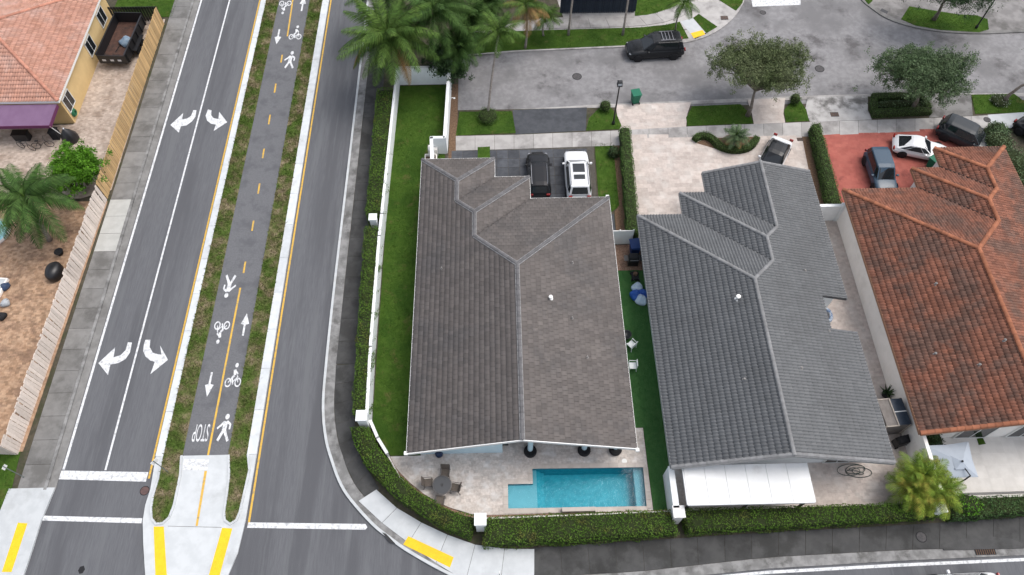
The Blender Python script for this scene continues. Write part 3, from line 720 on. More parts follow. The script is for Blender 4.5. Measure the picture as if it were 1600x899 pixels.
slab_strip('sidewalk', pts([(835, 46), (1000, 41.5), (1050, 33), (1085, 16)], .1), pts([(838, 29), (1000, 26.5), (1040, 17), (1066, 3)], .1), 1.7, .12, m_slab_mid)
struct('ramp', pts([(1063, 34), (1082, 28), (1104, 53), (1086, 61)], .1), .05, .1, m_slab_new)
# north-east corner island
ek = smooth_line(pts([(1330, -30), (1343, -2), (1362, 15), (1385, 30), (1420, 42), (1470, 51), (1530, 54), (1600, 51.5), (1750, 46)]), 60)
tag(band(MB(), offset_line(ek, .4), ek, -.03, .1).build('kerb', m_slab_old), kind='structure')
ekb = offset_line(ek, .4)
struct('pavement', [tuple(p[:2]) for p in ekb] + [(at(1750, 46).x, 95), (at(1330, -30).x + .6, 95)], -.04, .09, M('weathered_pavement', (.25, .24, .235), (.19, .182, .178), 1, (.12, .115, .11), .4, .55, rough=.95, bump=.2))
lawn([(1421, 10), (1455, 16), (1500, 23), (1525, 24), (1543, 30), (1545, 46), (1530, 50.5), (1470, 47), (1430, 40), (1408, 30)])
lawn([(1346, -6), (1365, -6), (1363, 2), (1357, 7)])
sheet('drain_slot', pts([(1378, 13), (1388, 18), (1386, 22), (1375, 17)], .1), .094, m_black, street)
struct('white_slab', pts([(1172, -10), (1250, -10), (1251, 8), (1176, 11)], 0), .0, .02, m_white)
# drain grates
def small_grate(px, py, w, h, label, z=.112):
    c = at(px, py, z); t = thing('drain_grate', label, 'grate', (c.x, c.y, z))
    MB().box((0, 0, .004), (w, h, .012)).build('frame', m_iron, t)
    for i in range(5): MB().box((-w / 2 + w * (i + .5) / 5, 0, .012), (w * .09, h * .85, .012)).build('bar', m_rust, t)
small_grate(1304, 179, .7, .5, 'dark drain grate in the blotched concrete apron')
small_grate(1250, 218, .5, .35, 'small drain grate beside the clipped side hedge', .13)
small_grate(1132, 28, .65, .5, 'dark drain grate in the corner pavement by the yellow pad', .125)
# ================================================================ BUILDINGS
def plane_tiles(acc, p0, p1, poly, z0, s, style):
    """lay tiles on a roof plane: eave from p0 to p1, the plane on its left rising at slope s (all in plan metres)"""
    p0 = np.array(p0, float); p1 = np.array(p1, float); L = np.linalg.norm(p1 - p0); U = (p1 - p0) / L; Vv = np.array([-U[1], U[0]])
    Q = [(float((np.array(q) - p0) @ U), float((np.array(q) - p0) @ Vv)) for q in poly]
    umin, umax, vmax_all = min(q[0] for q in Q), max(q[0] for q in Q), max(q[1] for q in Q)
    def rng_v(u):
        vs = []
        for (a, b), (c, e) in zip(Q, Q[1:] + Q[:1]):
            if abs(a - c) < 1e-9: continue
            lo, hi = min(a, c), max(a, c)
            if lo - 1e-9 <= u <= hi + 1e-9: vs.append(b + (e - b) * (u - a) / (c - a))
        return (min(vs), max(vs)) if vs else (0, -1)
    w, c, t, prof, stag = style['w'], style['c'], style['t'], style['prof'], style['stag']
    V, F, T = acc
    nS = len(prof) - 1
    cols = int((umax - umin) / w) + 2
    cache = {}
    def rv(u):
        k = round(u, 4)
        if k not in cache: cache[k] = rng_v(min(max(u, umin + 1e-6), umax - 1e-6))
        return cache[k]
    for i in range(int(vmax_all / c) + 1):
        v0, v1 = i * c - (.05 if i == 0 else 0), (i + 1) * c
        off = -(w / 2 if (stag and i % 2) else 0)
        for j in range(cols):
            ua = umin + j * w + off
            tt = random.random(); dz = random.uniform(-.004, .004); g = style['gap']
            us = [ua + g / 2 + (w - g) * k / nS for k in range(nS + 1)]
            top = []
            for k, u in enumerate(us):
                u_ = min(max(u, umin), umax); a, b = rv(u_)
                lo, hi = max(v0, a - (.05 if i == 0 else 0)), min(v1 + .01, b)
                if hi < lo: lo = hi = max(min(lo, b), a)
                top.append((u_, lo, hi, prof[k]))
            if top[-1][0] - top[0][0] < .01 or all(q[2] - q[1] < .005 for q in top): continue
            o = len(V)
            for u, lo, hi, p in top:
                lip = style.get('lip')
                for v in (lo, hi):
                    h = t * (1 - (v - v0) / (c + .05)) + p + dz
                    q = p0 + U * u + Vv * v; V.append((q[0], q[1], z0 + s * v + h))
                q = p0 + U * u + Vv * lo; V.append((q[0], q[1], z0 + s * lo + (t * (1 - (lo - v0) / (c + .05)) + p + dz - lip if lip else -.005)))
            for k in range(nS):
                a = o + 3 * k; F.append((a, a + 3, a + 4, a + 1)); T.append(tt); F.append((a + 2, a + 5, a + 3, a)); T.append(tt)
FLAT = dict(w=.33, c=.335, t=.045, prof=[0, 0], stag=True, gap=.02)
def sprof(A): return [A * x for x in (0, .75, 1.0, .75, 0, -.35, -.45, -.2)]
STILE = dict(w=.215, c=.36, t=.06, prof=sprof(.062), stag=False, gap=.0, lip=.022)
STILE3 = dict(w=.215, c=.36, t=.055, prof=sprof(.052), stag=False, gap=.0, lip=.02)
_cap = {}
def ridge_caps(parent, a, b, mat, r=.12, seg=.4, lift=.03, mortar=None, name='ridge_tile', mw=.36):
    a, b = Vector(a), Vector(b); L = (b - a).length; n = max(1, round(L / seg)); seg = L / n
    key = (mat.name, round(r, 2))
    if key not in _cap:
        mb = MB(); vs = []
        for x, k in ((-.03, 1.12), (.40, .94)):
            for i in range(7):
                q = math.pi * i / 6; vs.append((x, -math.cos(q) * r * k, math.sin(q) * r * k * .8))
        mb.add(vs, [(i, i + 1, i + 8, i + 7) for i in range(6)] + [tuple(range(7))[::-1], tuple(range(7, 14))]); _cap[key] = mb.mesh(name); _cap[key].materials.append(mat)
    d_ = (b - a).normalized(); up = Vector((0, 0, 1)); y = up.cross(d_).normalized(); z = d_.cross(y)
    R = Matrix((d_, y, z)).transposed().to_4x4()
    if mortar:
        mb = MB(); mid = (a + b) / 2 + Vector((0, 0, lift * .5)); mb.box(mid, (L, mw, .07), M4=R.to_3x3()); mb.build('mortar_bed', mortar, parent)
    for i in range(n):
        o = link(name, _cap[key], None, parent); o.matrix_local = Matrix.Translation(a + d_ * seg * i + Vector((0, 0, lift))) @ R @ Matrix.Diagonal((seg / .4, 1, 1, 1))
def stepped_house(name, label, xc, mir, ws, ys, y0, z0, s, tile, style, cap, wallmat, deckmat, mortar=None, gableA=False, notch=None, inset=.45, inset_c=.45, rear_wall=True, fascia=m_fascia, mw=.36, capr=.12, rear_inset=.9):
    wA, wB, wC = ws; yA, yB, yC = ys; hA, hB, hC = wA / 2, wB / 2, wC / 2
    X = (lambda x: xc - x) if mir else (lambda x: xc + x)
    root = thing(name, label, 'house', (X(hC), (y0 + yC) / 2, .09)); off = Vector(root.location)
    fA = yA if gableA else yA - hA
    com = [(0, y0)] + ([(0, notch[0]), (notch[2], notch[0]), (notch[2], notch[1]), (0, notch[1])] if notch else []) + [(0, yA), (hA, fA), (hA, yB - hA), (hB, yB - hB), (hB, yC - hB), (hC, yC - hC), (hC, y0)]
    P = [((0, yA), (0, y0), com)]
    if not gableA: P.append(((wA, yA), (0, yA), [(0, yA), (wA, yA), (hA, fA)]))
    P += [((wA, yB), (wA, yA), [(wA, yA), (hA, fA), (hA, yB - hA), (wA, yB)]),
          ((wB, yB), (wA, yB), [(wA, yB), (wB, yB), (hB, yB - hB), (hA, yB - hA)]),
          ((wB, yC), (wB, yB), [(wB, yB), (hB, yB - hB), (hB, yC - hB), (wB, yC)]),
          ((wC, yC), (wB, yC), [(wB, yC), (wC, yC), (hC, yC - hC), (hB, yC - hB)]),
          ((wC, y0), (wC, yC), [(wC, yC), (hC, yC - hC), (hC, y0), (wC, y0)])]
    acc = ([], [], []); deck = MB()
    def H(p0, p1, q):     # height of a plan point on that plane
        a, b = Vector(p0), Vector(p1); u = (b - a).normalized(); return z0 + s * ((Vector(q) - a).dot(Vector((-u.y, u.x))))
    def zc(q): # roof height by local plan distance
        return q
    for e0, e1, poly in P:
        # e0->e1 must have the plane on its left in local coordinates
        a, b = Vector(e0), Vector(e1); u = (b - a).normalized(); n_ = Vector((-u.y, u.x)); cen = sum((Vector(q) for q in poly), Vector((0, 0))) / len(poly)
        if (cen - a).dot(n_) < 0: e0, e1 = e1, e0
        vs = [(X(q[0]), q[1], H(e0, e1, q) - .012) for q in poly]; k = len(vs)
        top = [(v[0] - off.x, v[1] - off.y, v[2] - off.z) for v in vs]; bot = [(v[0], v[1], v[2] - .17) for v in top]
        deck.add(top + bot, [tuple(range(k)), tuple(range(k, 2 * k))[::-1]] + [(i, k + i, k + (i + 1) % k, (i + 1) % k) for i in range(k)])
        if not mir: plane_tiles(acc, e0 if not mir else e1, e1, [q for q in poly], z0, s, style)
        else:
            tmp = ([], [], []); plane_tiles(tmp, (-e1[0], e1[1]), (-e0[0], e0[1]), [(-q[0], q[1]) for q in poly], z0, s, style)
            o = len(acc[0]); acc[0].extend(tmp[0]); acc[1].extend([tuple(i + o for i in f) for f in tmp[1]]); acc[2].extend(tmp[2])
    roof = deck.build('roof', deckmat, root)
    V = np.array(acc[0]); V[:, 0] += xc; V -= np.array(off)
    tag(fast('roof_tiles', V, acc[1], acc[2], tile, roof), kind='stuff')
    zA, zB, zC = z0 + s * hA, z0 + s * hB, z0 + s * hC
    pt = lambda x, y, z: Vector((X(x), y, z)) - off
    lines = [((hA, fA, zA), (hA, yB - hA, zA)), ((hA, yB - hA, zA), (hB, yB - hB, zB)), ((wB, yB, z0), (hB, yB - hB, zB)), ((hB, yB - hB, zB), (hB, yC - hB, zB)),
             ((hB, yC - hB, zB), (hC, yC - hC, zC)), ((wC, yC, z0), (hC, yC - hC, zC)), ((hC, y0, zC), (hC, yC - hC, zC))]
    if not gableA: lines += [((0, yA, z0), (hA, fA, zA)), ((wA, yA, z0), (hA, fA, zA))]
    for a, b in lines: ridge_caps(roof, pt(*a), pt(*b), cap, r=capr, mortar=mortar, mw=mw, lift=.05)
    # rake tiles on the gables
    rakes = [((0, y0, z0), (hC, y0, zC)), ((wC, y0, z0), (hC, y0, zC))]
    if gableA: rakes += [((0, yA, z0), (hA, yA, zA)), ((wA, yA, z0), (hA, yA, zA))]
    if mortar is None:
        for a, b in rakes: ridge_caps(roof, pt(a[0], a[1] + (.06 if a[1] == y0 else -.06), a[2]), pt(b[0], b[1] + (.06 if a[1] == y0 else -.06), b[2]), cap, r=capr * .9, name='rake_tile', lift=.03)
    # fascia boards along the eaves and rakes
    fb = []
    def board(a, b, nm='fascia'):
        a, b = pt(*a), pt(*b); d_ = b - a; L = d_.length; d_.normalize(); y = Vector((0, 0, 1)).cross(d_).normalized(); z = d_.cross(y)
        R = Matrix((d_, y, z)).transposed(); MB().box((a + b) / 2 + Vector((0, 0, -.085)), (L, .05, .22), M4=R).build(nm, fascia, root)
    e = .045
    segs = [((-e, y0, z0), (-e, notch[0], z0)), ((-e, notch[1], z0), (-e, yA, z0))] if notch else [((-e, y0, z0), (-e, yA, z0))]
    segs += [((wA + e, yB + .05, z0), (wA + e, yA, z0)), ((wA, yB + e, z0), (wB, yB + e, z0)), ((wB + e, yC + .05, z0), (wB + e, yB, z0)), ((wB, yC + e, z0), (wC, yC + e, z0)), ((wC + e, y0, z0), (wC + e, yC, z0))]
    if not gableA: segs.append(((0, yA + e, z0), (wA, yA + e, z0)))
    for a, b in segs: board(a, b)
    for a, b in rakes: sg = -e if a[1] == y0 else e; board((a[0], a[1] + sg, a[2]), (b[0], b[1] + sg, b[2]), 'rake_board')
    # walls
    i, ic = inset, inset_c; yr = y0 + rear_inset
    foot = [(ic, yr)] + ([(ic, notch[0] - i), (notch[2] + i, notch[0] - i), (notch[2] + i, notch[1] + i), (ic, notch[1] + i)] if notch else []) + [(ic, yA - i), (wA - i, yA - i), (wA - i, yB - i), (wB - i, yB - i), (wB - i, yC - i), (wC - i, yC - i), (wC - i, yr)]
    foot = rear_wall(foot) if callable(rear_wall) else foot
    MB().prism([(X(x) - off.x, y - off.y) for x, y in foot], -.05, z0 - .12 - off.z + s * min(i, ic) * .5).build('wall', wallmat, root)
    gz = .14
    def gable(y, w_, h_, d_):
        tri = [(ic + .02, z0 + s * (ic) - gz - .12), (w_ - i - .02, z0 + s * i - gz - .12), (w_ - i - .02, z0 + s * i - gz), (h_, z0 + s * h_ - gz), (ic + .02, z0 + s * ic - gz)]
        vs = [(X(x) - off.x, yy - off.y, z - off.z) for yy in (y, y + d_) for x, z in tri]; k = 5
        MB().add(vs, [tuple(range(k)), tuple(range(k, 2 * k))[::-1]] + [(q, (q + 1) % k, k + (q + 1) % k, k + q) for q in range(k)]).build('gable_wall', wallmat, root, fix=True)
    gable(yr + .003, wC, hC, .25)
    if gableA: gable(yA - i - .25, wA, hA, .25)
    return root, off
def vent_pipe(root, off, pos, r=.05, h=.3, mat=None, cap=False):
    p = Vector(pos) - off; mb = MB().lathe([(r * 2.2, -.05), (r * 2.0, .03), (r, .05), (r, h), (r * .8, h)] + ([(r * 1.7, h), (r * 1.7, h + .06), (.02, h + .12)] if cap else []), 12, c=p)
    mb.build('vent_pipe', mat or (m_fascia if cap == 'white' else M('vent_grey', (.24, .23, .22), rough=.8)), root, smooth=False)
def roof_z(x, xa, xb, z0, s): return z0 + s * min(x - xa, xb - x)
S = .29
# ---- house 1: brown-grey flat tile, pale blue walls, open rear porch
H1, o1 = stepped_house('brown_roof_house', 'house with brown-grey flat tile roof and pale blue walls beside the pool', -5.97, False, (5.43, 8.02, 13.78), (37.04, 35.2, 33.13), 14.2, 3.0, S,
    m_tile1, FLAT, m_cap1, m_wall_blue, M('deck1', (.09, .08, .075), rough=.9), mortar=m_mortar1, inset=.5, inset_c=.45, rear_inset=.85, mw=.3,
    rear_wall=lambda f: f[:-1] + [(13.28, 18.6), (5.7, 18.6), (5.7, 15.05)])
MB().box(Vector((4.0, 15.3, 2.86)) - o1, (7.0, .3, .3)).build('porch_beam', m_wall_blue, H1)
for x in (1.5, 4.95, 6.95):
    c = MB().lathe([(.17, .1), (.17, 2.85), (.2, 2.88)], 16, c=Vector((x, 15.15, .03)) - o1).build('column', m_wall_blue, H1, smooth=False)
    MB().lathe([(.40, .06), (.42, .2), (.4, .34), (.33, .4), (.3, .36), (.2, .34)], 20, c=Vector((x, 15.05, .06)) - o1).build('column_base', m_rubber, c, smooth=True)
for p in ((-4.2, 26.9), (5.2, 19.9), (4.7, 26.9), (4.4, 22.6)):
    vent_pipe(H1, o1, (*p, roof_z(p[0], -5.97, 7.81, 3.0, S)), .045, .22)
vent_pipe(H1, o1, (3.05, 23.9, roof_z(3.05, -5.97, 7.81, 3.0, S)), .08, .2, cap='white')
MB().box(Vector((-.05, 14.75, 2.6)) - o1, (.3, .12, .12)).build('flood_light', m_black, H1)
# windows of the front and side (seen from beside), sliding door on the porch
def window(root, off, c, size, rz, mat=m_fascia, panes=2):
    R = Matrix.Rotation(rz, 4, 'Z'); w, h = size
    f = MB().box((0, 0, 0), (w, .06, h)).build('window', m_glass, root); f.matrix_local = Matrix.Translation(Vector(c) - off) @ R
    for k in (-1, 1): MB().box((k * w / 2, 0, 0), (.06, .1, h + .1)).build('frame', mat, f)
    for k in (-1, 1): MB().box((0, 0, k * h / 2), (w + .1, .1, .06)).build('frame', mat, f)
    for k in range(1, panes): MB().box((-w / 2 + w * k / panes, 0, 0), (.05, .09, h)).build('mullion', mat, f)
window(H1, o1, (4.6, 18.56, 1.25), (3.4, 2.2), 0, panes=3)
for y in (19, 24, 30): window(H1, o1, (-5.54, y, 1.6), (1.4, 1.2), math.pi / 2)
window(H1, o1, (-3.2, 36.57, 1.6), (1.8, 1.3), 0)
gd = MB().box(Vector((5, 32.66, 1.2)) - o1, (4.6, .06, 2.2)).build('garage_door', m_fascia, H1)
# cameras on the eaves
for x, y in ((7.75, 33.25), (-6.05, 14.2), (7.86, 14.1)):
    MB().box(Vector((x, y, 2.95)) - o1, (.22, .22, .16)).build('security_camera', m_fascia, H1)

# ---- house 2: slate-grey S tile
H2, o2 = stepped_house('slate_roof_house', 'house with slate-grey barrel tile roof and white rear patio cover', 23.08, True, (8.0, 9.98, 13.3), (35.33, 33.4, 31.43), 12.95, 3.0, S,
    m_tile2, STILE, m_cap2, m_wall_white, M('deck2', (.07, .07, .072), rough=.9), gableA=True, notch=(21.75, 24.2, 1.85), inset=.5, inset_c=.45, rear_inset=1.0, fascia=M('grey_fascia', (.26, .26, .26), rough=.7))
for p in ((15.15, 23.5, .09, .3, 'white'), (14.6, 17.9, .06, .2, False), (20.4, 26, .05, .18, False), (18.3, 18.6, .06, .15, False), (21.0, 21.5, .05, .15, False)):
    vent_pipe(H2, o2, (p[0], p[1], roof_z(p[0], 9.78, 23.08, 3.0, S)), p[2], p[3], cap=p[4])
window(H2, o2, (20.8, 13.9, 1.3), (1.6, 2.0), 0); window(H2, o2, (11.3, 30.96, 1.6), (1.5, 1.2), 0)
MB().box(Vector((19, 34.86, 1.2)) - o2, (4.8, .06, 2.2)).build('garage_door', m_fascia, H2)
# patio cover (white insulated panels on black posts), fixed to the rear of house 2
pc = thing('patio_cover', 'flat white patio cover with black posts behind the slate-roofed house', 'patio cover', (14.25, 12.0, .13))
mw_ = M('white_panel', (.72, .73, .73), (.68, .69, .69), .8, (.6, .6, .59), .7, .62, rough=.6)
for i in range(6): MB().box((-3.7 + 1.233 * (i + .5), .05, 2.46), (1.215, 2.25, .1)).build('panel', mw_, pc)
MB().box((0, -1.13, 2.41), (7.46, .1, .17)).build('gutter', mw_, pc); MB().box((-3.74, .05, 2.41), (.08, 2.36, .16)).build('gutter', mw_, pc); MB().box((3.74, .05, 2.41), (.08, 2.36, .16)).build('gutter', mw_, pc)
for x in (-3.5, 0, 3.4): MB().box((x, -.95, 1.16), (.12, .12, 2.33)).build('post', m_black, pc)

# ---- house 3: terracotta S tile
H3, o3 = stepped_house('terracotta_roof_house', 'house with weathered orange terracotta barrel tile roof', 38.55, True, (5.35, 7.68, 13.35), (37.31, 35.36, 33.47), 14.7, 3.0, S,
    m_tile3, STILE3, m_cap3, m_wall_cream, M('deck3', (.12, .05, .03), rough=.9), inset=.5, inset_c=.45, rear_inset=.7, fascia=M('brown_fascia', (.3, .16, .1), rough=.8), capr=.15)
for p in ((28.7, 24.6), (29.4, 18.6), (31.2, 20.0), (27.3, 19.7), (36.5, 27.0)):
    vent_pipe(H3, o3, (*p, roof_z(p[0], 25.2, 38.55, 3.0, S)), .05, .16, cap=True)
window(H3, o3, (29.8, 15.35, 1.3), (2.0, 2.1), 0); window(H3, o3, (33.5, 15.35, 1.3), (2.6, 2.1), 0, panes=3)
m_valley = M('valley_metal', (.05, .03, .025), rough=.9)  # dark brown metal lining the roof valleys
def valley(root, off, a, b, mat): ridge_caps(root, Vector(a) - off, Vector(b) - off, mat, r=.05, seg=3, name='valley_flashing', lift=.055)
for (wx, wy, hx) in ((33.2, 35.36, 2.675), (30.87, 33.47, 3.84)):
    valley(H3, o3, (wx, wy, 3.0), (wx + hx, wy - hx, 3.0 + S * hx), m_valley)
# cream boundary wall running on behind house 3, and the cross wall beside house 2
bw = thing('boundary_wall', 'cream boundary wall along the terracotta-roofed house down to the areca palm', 'wall', (25.5, 22, .09))
MB().box((0.22, 0.3, 1.12), (.18, 21.6, 2.24)).build('panel', m_wall_cream, bw); MB().box((.22, .3, 2.26), (.22, 21.6, .07)).build('coping', m_wall_cream, bw)
cw = thing('cross_wall', 'short white cross wall between the slate roof and the side hedge', 'wall', (24.6, 32.85, .09))
MB().box((0, 0, .9), (1.9, .18, 1.8)).build('panel', m_wall_white, cw); MB().box((0, 0, 1.83), (1.94, .24, .06)).build('coping', m_wall_white, cw); MB().box((.93, 0, .98), (.3, .32, 1.96)).build('post', m_wall_white, cw)
cw2 = thing('side_gate_wall', 'white panel gate wall between the brown and slate roofs', 'wall', (8.75, 31.0, .09))
for x in (-.62, .35): MB().box((x, 0, .85), (.94, .06, 1.7)).build('panel', m_fascia, cw2)
MB().box((-.13, 0, .9), (.08, .1, 1.8)).build('post', m_fascia, cw2); MB().box((.87, 0, .9), (.08, .1, 1.8)).build('post', m_fascia, cw2)

# ---- house 4: salmon tile, yellow walls (upper left)
H4 = thing('salmon_roof_house', 'yellow-walled house with salmon barrel tile roof and purple awning', 'house', (-43, 50.8, .09)); o4 = Vector(H4.location)
ex, sy, ny, wx4 = -35.4, 43.8, 57.8, -54.0
acc = ([], [], []); deck = MB(); hh = (ny - sy) / 2; z0 = 3.0; s4 = .28
east = [(ex, sy), (ex, ny), (ex - hh, sy + hh)]; south = [(wx4, sy), (ex, sy), (ex - hh, sy + hh), (wx4 + hh, sy + hh)]; north = [(ex, ny), (wx4, ny), (wx4 + hh, sy + hh), (ex - hh, sy + hh)]; west = [(wx4, ny), (wx4, sy), (wx4 + hh, sy + hh)]
for e0, e1, poly in (((ex, sy), (ex, ny), east), ((wx4, sy), (ex, sy), south), ((ex, ny), (wx4, ny), north)):
    plane_tiles(acc, e0, e1, poly, z0, s4, STILE3)
for poly, f in ((east, lambda q: ex - q[0]), (south, lambda q: q[1] - sy), (north, lambda q: ny - q[1]), (west, lambda q: q[0] - wx4)):
    tp = [(q[0] - o4.x, q[1] - o4.y, z0 + s4 * f(q) - .012 - o4.z) for q in poly]; k = len(tp)
    deck.add(tp + [(a, b, c - .16) for a, b, c in tp], [tuple(range(k)), tuple(range(k, 2 * k))[::-1]] + [(i, k + i, k + (i + 1) % k, (i + 1) % k) for i in range(k)])
r4 = deck.build('roof', M('deck4', (.2, .1, .07), rough=.9), H4)
tag(fast('roof_tiles', np.array(acc[0]) - np.array(o4), acc[1], acc[2], m_tile4, r4), kind='stuff')
zr = z0 + s4 * hh; R4 = Vector((ex - hh, sy + hh, zr))
ridge_caps(r4, Vector((ex, sy, z0)) - o4, R4 - o4, m_cap4, r=.14, lift=.05); ridge_caps(r4, Vector((ex, ny, z0)) - o4, R4 - o4, m_cap4, r=.14, lift=.05); ridge_caps(r4, R4 - o4, Vector((wx4 + hh, sy + hh, zr)) - o4, m_cap4, r=.14, lift=.05)
MB().box(Vector((ex + .03, (sy + ny) / 2, z0 - .08)) - o4, (.05, ny - sy + .1, .2)).build('fascia', m_fascia, H4); MB().box(Vector(((ex + wx4) / 2, sy - .03, z0 - .08)) - o4, (ex - wx4, .05, .2)).build('fascia', m_fascia, H4)
MB().prism([(q[0] - o4.x, q[1] - o4.y) for q in ((wx4 + .4, sy + .35), (ex - .2, sy + .35), (ex - .2, ny - .4), (wx4 + .4, ny - .4))], 0, z0 - .17 - o4.z).build('wall', m_wall_yellow, H4)
xw = ex - .2 + .03
for l in ([(154, 8), (165, 27), (160, 39), (148, 20)], [(135, 51), (148, 71), (142, 84), (129, 65)], [(99, 136), (116, 155), (107, 170), (92, 151)]):
    P = [atx(a, b, xw) for a, b in l]; ys_ = [p.y for p in P]; zs_ = [p.z for p in P]
    window(H4, o4, (xw, sum(ys_) / 4, 1.75), (1.35, 1.35), math.pi / 2)
aw = [Vector((-41.5, 43.72, 2.75)), Vector((-35.62, 43.72, 2.75)), Vector((-36.0, 41.95, 2.2)), Vector((-41.9, 41.95, 2.2))]
m_purple = M('purple_canvas', (.17, .1, .175), (.19, .115, .195), 1.5, rough=.9); m_purple2 = M('deep_purple_canvas', (.13, .035, .095), rough=.9)
A_ = MB().add([p - o4 for p in aw] + [p - o4 - Vector((0, 0, .05)) for p in aw], [(0, 3, 2, 1), (4, 5, 6, 7), (0, 1, 5, 4), (1, 2, 6, 5), (2, 3, 7, 6), (3, 0, 4, 7)]).build('awning', m_purple, H4, fix=True)
MB().box(Vector((-38.95, 41.93, 2.07)) - o4, (5.9, .03, .3)).build('valance', m_purple2, A_)
e_ = [aw[1], aw[2], aw[2] - Vector((0, 0, .3)), aw[1] - Vector((0, 0, .3))]
MB().add([p - o4 + Vector((.02, 0, 0)) for p in e_] + [p - o4 + Vector((.05, 0, 0)) for p in e_], [(0, 1, 2, 3), (7, 6, 5, 4), (0, 4, 5, 1), (1, 5, 6, 2), (2, 6, 7, 3), (3, 7, 4, 0)]).build('valance', m_purple2, A_, fix=True)
MB().tube([aw[2] - o4 - Vector((0, 0, .1)), aw[2] - o4 + Vector((.3, .4, -1.9))], .03, 6).build('awning_arm', m_fascia, A_)
hr = thing('hose_reel', 'round green garden hose reel on the yellow house corner', 'hose reel', (-35.56, 44.75, .75))
mb = MB(); 
for i in range(4): mb.tube([(0.06 + .05 * (i % 2), .30 * math.cos(q) * (1 - .12 * i), .30 * math.sin(q) * (1 - .12 * i)) for q in [k * math.pi / 9 for k in range(19)]], .035, 5, cap=False)
mb.build('hose', M('hose_green', (.03, .14, .07), rough=.5), hr); MB().lathe([(.36, 0), (.36, .03)], 18, axis='X').build('disc', M('reel_green', (.05, .19, .1), rough=.5), hr)

# ================================================================ GARDEN WALLS OF HOUSE 1
gw = thing('garden_wall', 'white rendered garden wall around the corner lawn beside the main road', 'wall', (-8.9, 32, .09)); og = Vector(gw.location)
def wall_run(root, off, line, h, th, mat, name='panel', cop=True):
    for a, b in zip(line, line[1:]):
        a, b = Vector((*a, 0)), Vector((*b, 0)); d_ = b - a; ang = math.atan2(d_.y, d_.x); c = (a + b) / 2 - Vector((off.x, off.y, 0))
        w = MB().box((c.x, c.y, h / 2), (d_.length + th * .5, th, h), rz=ang).build(name, mat, root)
        if cop: MB().box((c.x, c.y, h + .03), (d_.length + th * .6, th + .06, .06), rz=ang).build('coping', mat, w)
wall_run(gw, og, [(-8.72, 48.05), (-8.98, 33), (-9.02, 31), (-8.98, 22), (-8.85, 17.3)], 1.6, .14, m_wall_white)
wall_run(gw, og, [(-8.72, 48.12), (-4.25, 48.12)], 1.85, .2, m_wall_white)
wall_run(gw, og, [(-4.25, 48.0), (-4.45, 40.2)], 1.85, .2, m_wall_white)
wall_run(gw, og, [(-4.5, 40.2), (-5.55, 40.2)], 1.85, .18, m_wall_white)
wall_run(gw, og, [(-5.5, 40.2), (-5.35, 37.5)], 1.85, .2, m_wall_white)
wall_run(gw, og, [(-8.75, 17.1), (-8.2, 15.95), (-7.55, 14.95)], .75, .14, m_wall_white)
ew = thing('edging', 'thin pale edging along the gravel bed behind the pool hedge', 'edging', (-3, 11.5, .09)); oe = Vector(ew.location)
wall_run(ew, oe, [tuple(p[:2]) for p in smooth_line([(-7.55, 14.95), (-6.5, 13.3), (-5.0, 11.95), (-3.2, 11.2), (-1.9, 10.95), (1.5, 10.98), (5, 11.02), (9.9, 11.1)], 28)], .1, .08, m_wall_cream, cop=False, name='edging_stone')
def gate_post(px, py, label, w=.62, h=1.95, mat=m_wall_white):
    c = at(px, py, h); t = thing('wall_post', label, 'post', (c.x, c.y, .09), group='square white wall posts in the hedges')
    MB().box((0, 0, h / 2 - .05), (w * .8, w * .8, h - .1)).build('shaft', mat, t); bevel(MB().box((0, 0, h - .06), (w, w, .14)).build('cap', mat, t), .02)
gate_post(582.5, 340, 'square white wall post halfway along the roadside hedge', .6); gate_post(565, 650, 'square white wall post at the bend of the roadside hedge', .72)
gate_post(750.5, 812, 'square white wall post between the curved hedge and the pool hedge', .72)
gate_post(1060.5, 800, 'speckled pale wall post between the pool hedge and the long hedge', .72, mat=M('speckled', (.62, .6, .56), (.8, .79, .77), 9, rough=.9))
gate_post(1470, 793, 'white wall post half hidden under the areca palm', .62)
sd = thing('side_wall', 'low white side wall between the turf strip and the patio cover', 'wall', (9.95, 12.1, .09))
MB().box((0, 0, .95), (.3, 2.5, 1.9)).build('panel', m_wall_white, sd); MB().box((0, 0, 1.93), (.36, 2.5, .06)).build('coping', m_wall_white, sd)
# meter boxes by the gate
for px, py, w, h, lb in ((676, 231, .7, .5, 'small beige utility box on the lawn beside the wall gate'), (673, 245, .9, .5, 'open beige bin with dark inside beside the wall corner')):
    c = at(px, py, .9); t = thing('utility_box', lb, 'utility box', (c.x, c.y, .12))
    for q in ((-w / 2, 0, .05, h), (w / 2, 0, .05, h)): MB().box((q[0], 0, .4), (.05, h, .8)).build('side_panel', m_wall_cream, t)
    for q in (-1, 1): MB().box((0, q * h / 2, .4), (w + .05, .05, .8)).build('side_panel', m_wall_cream, t)
    MB().box((0, 0, .5 if w > .8 else .78), (w - .06, h - .06, .05)).build('lid', m_rust if w > .8 else m_wall_cream, t)

# ================================================================ PAVED YARDS, POOL
pool = [(1.6, 13.95), (8.6, 13.9), (8.55, 11.45), (1.58, 11.5)]; shelf = [(.03, 13.0), (1.6, 13.0), (1.58, 11.5), (.03, 11.5)]
hole = [(.03, 13.0), (1.6, 13.0), (1.6, 13.95), (8.6, 13.9), (8.55, 11.45), (.03, 11.5)]
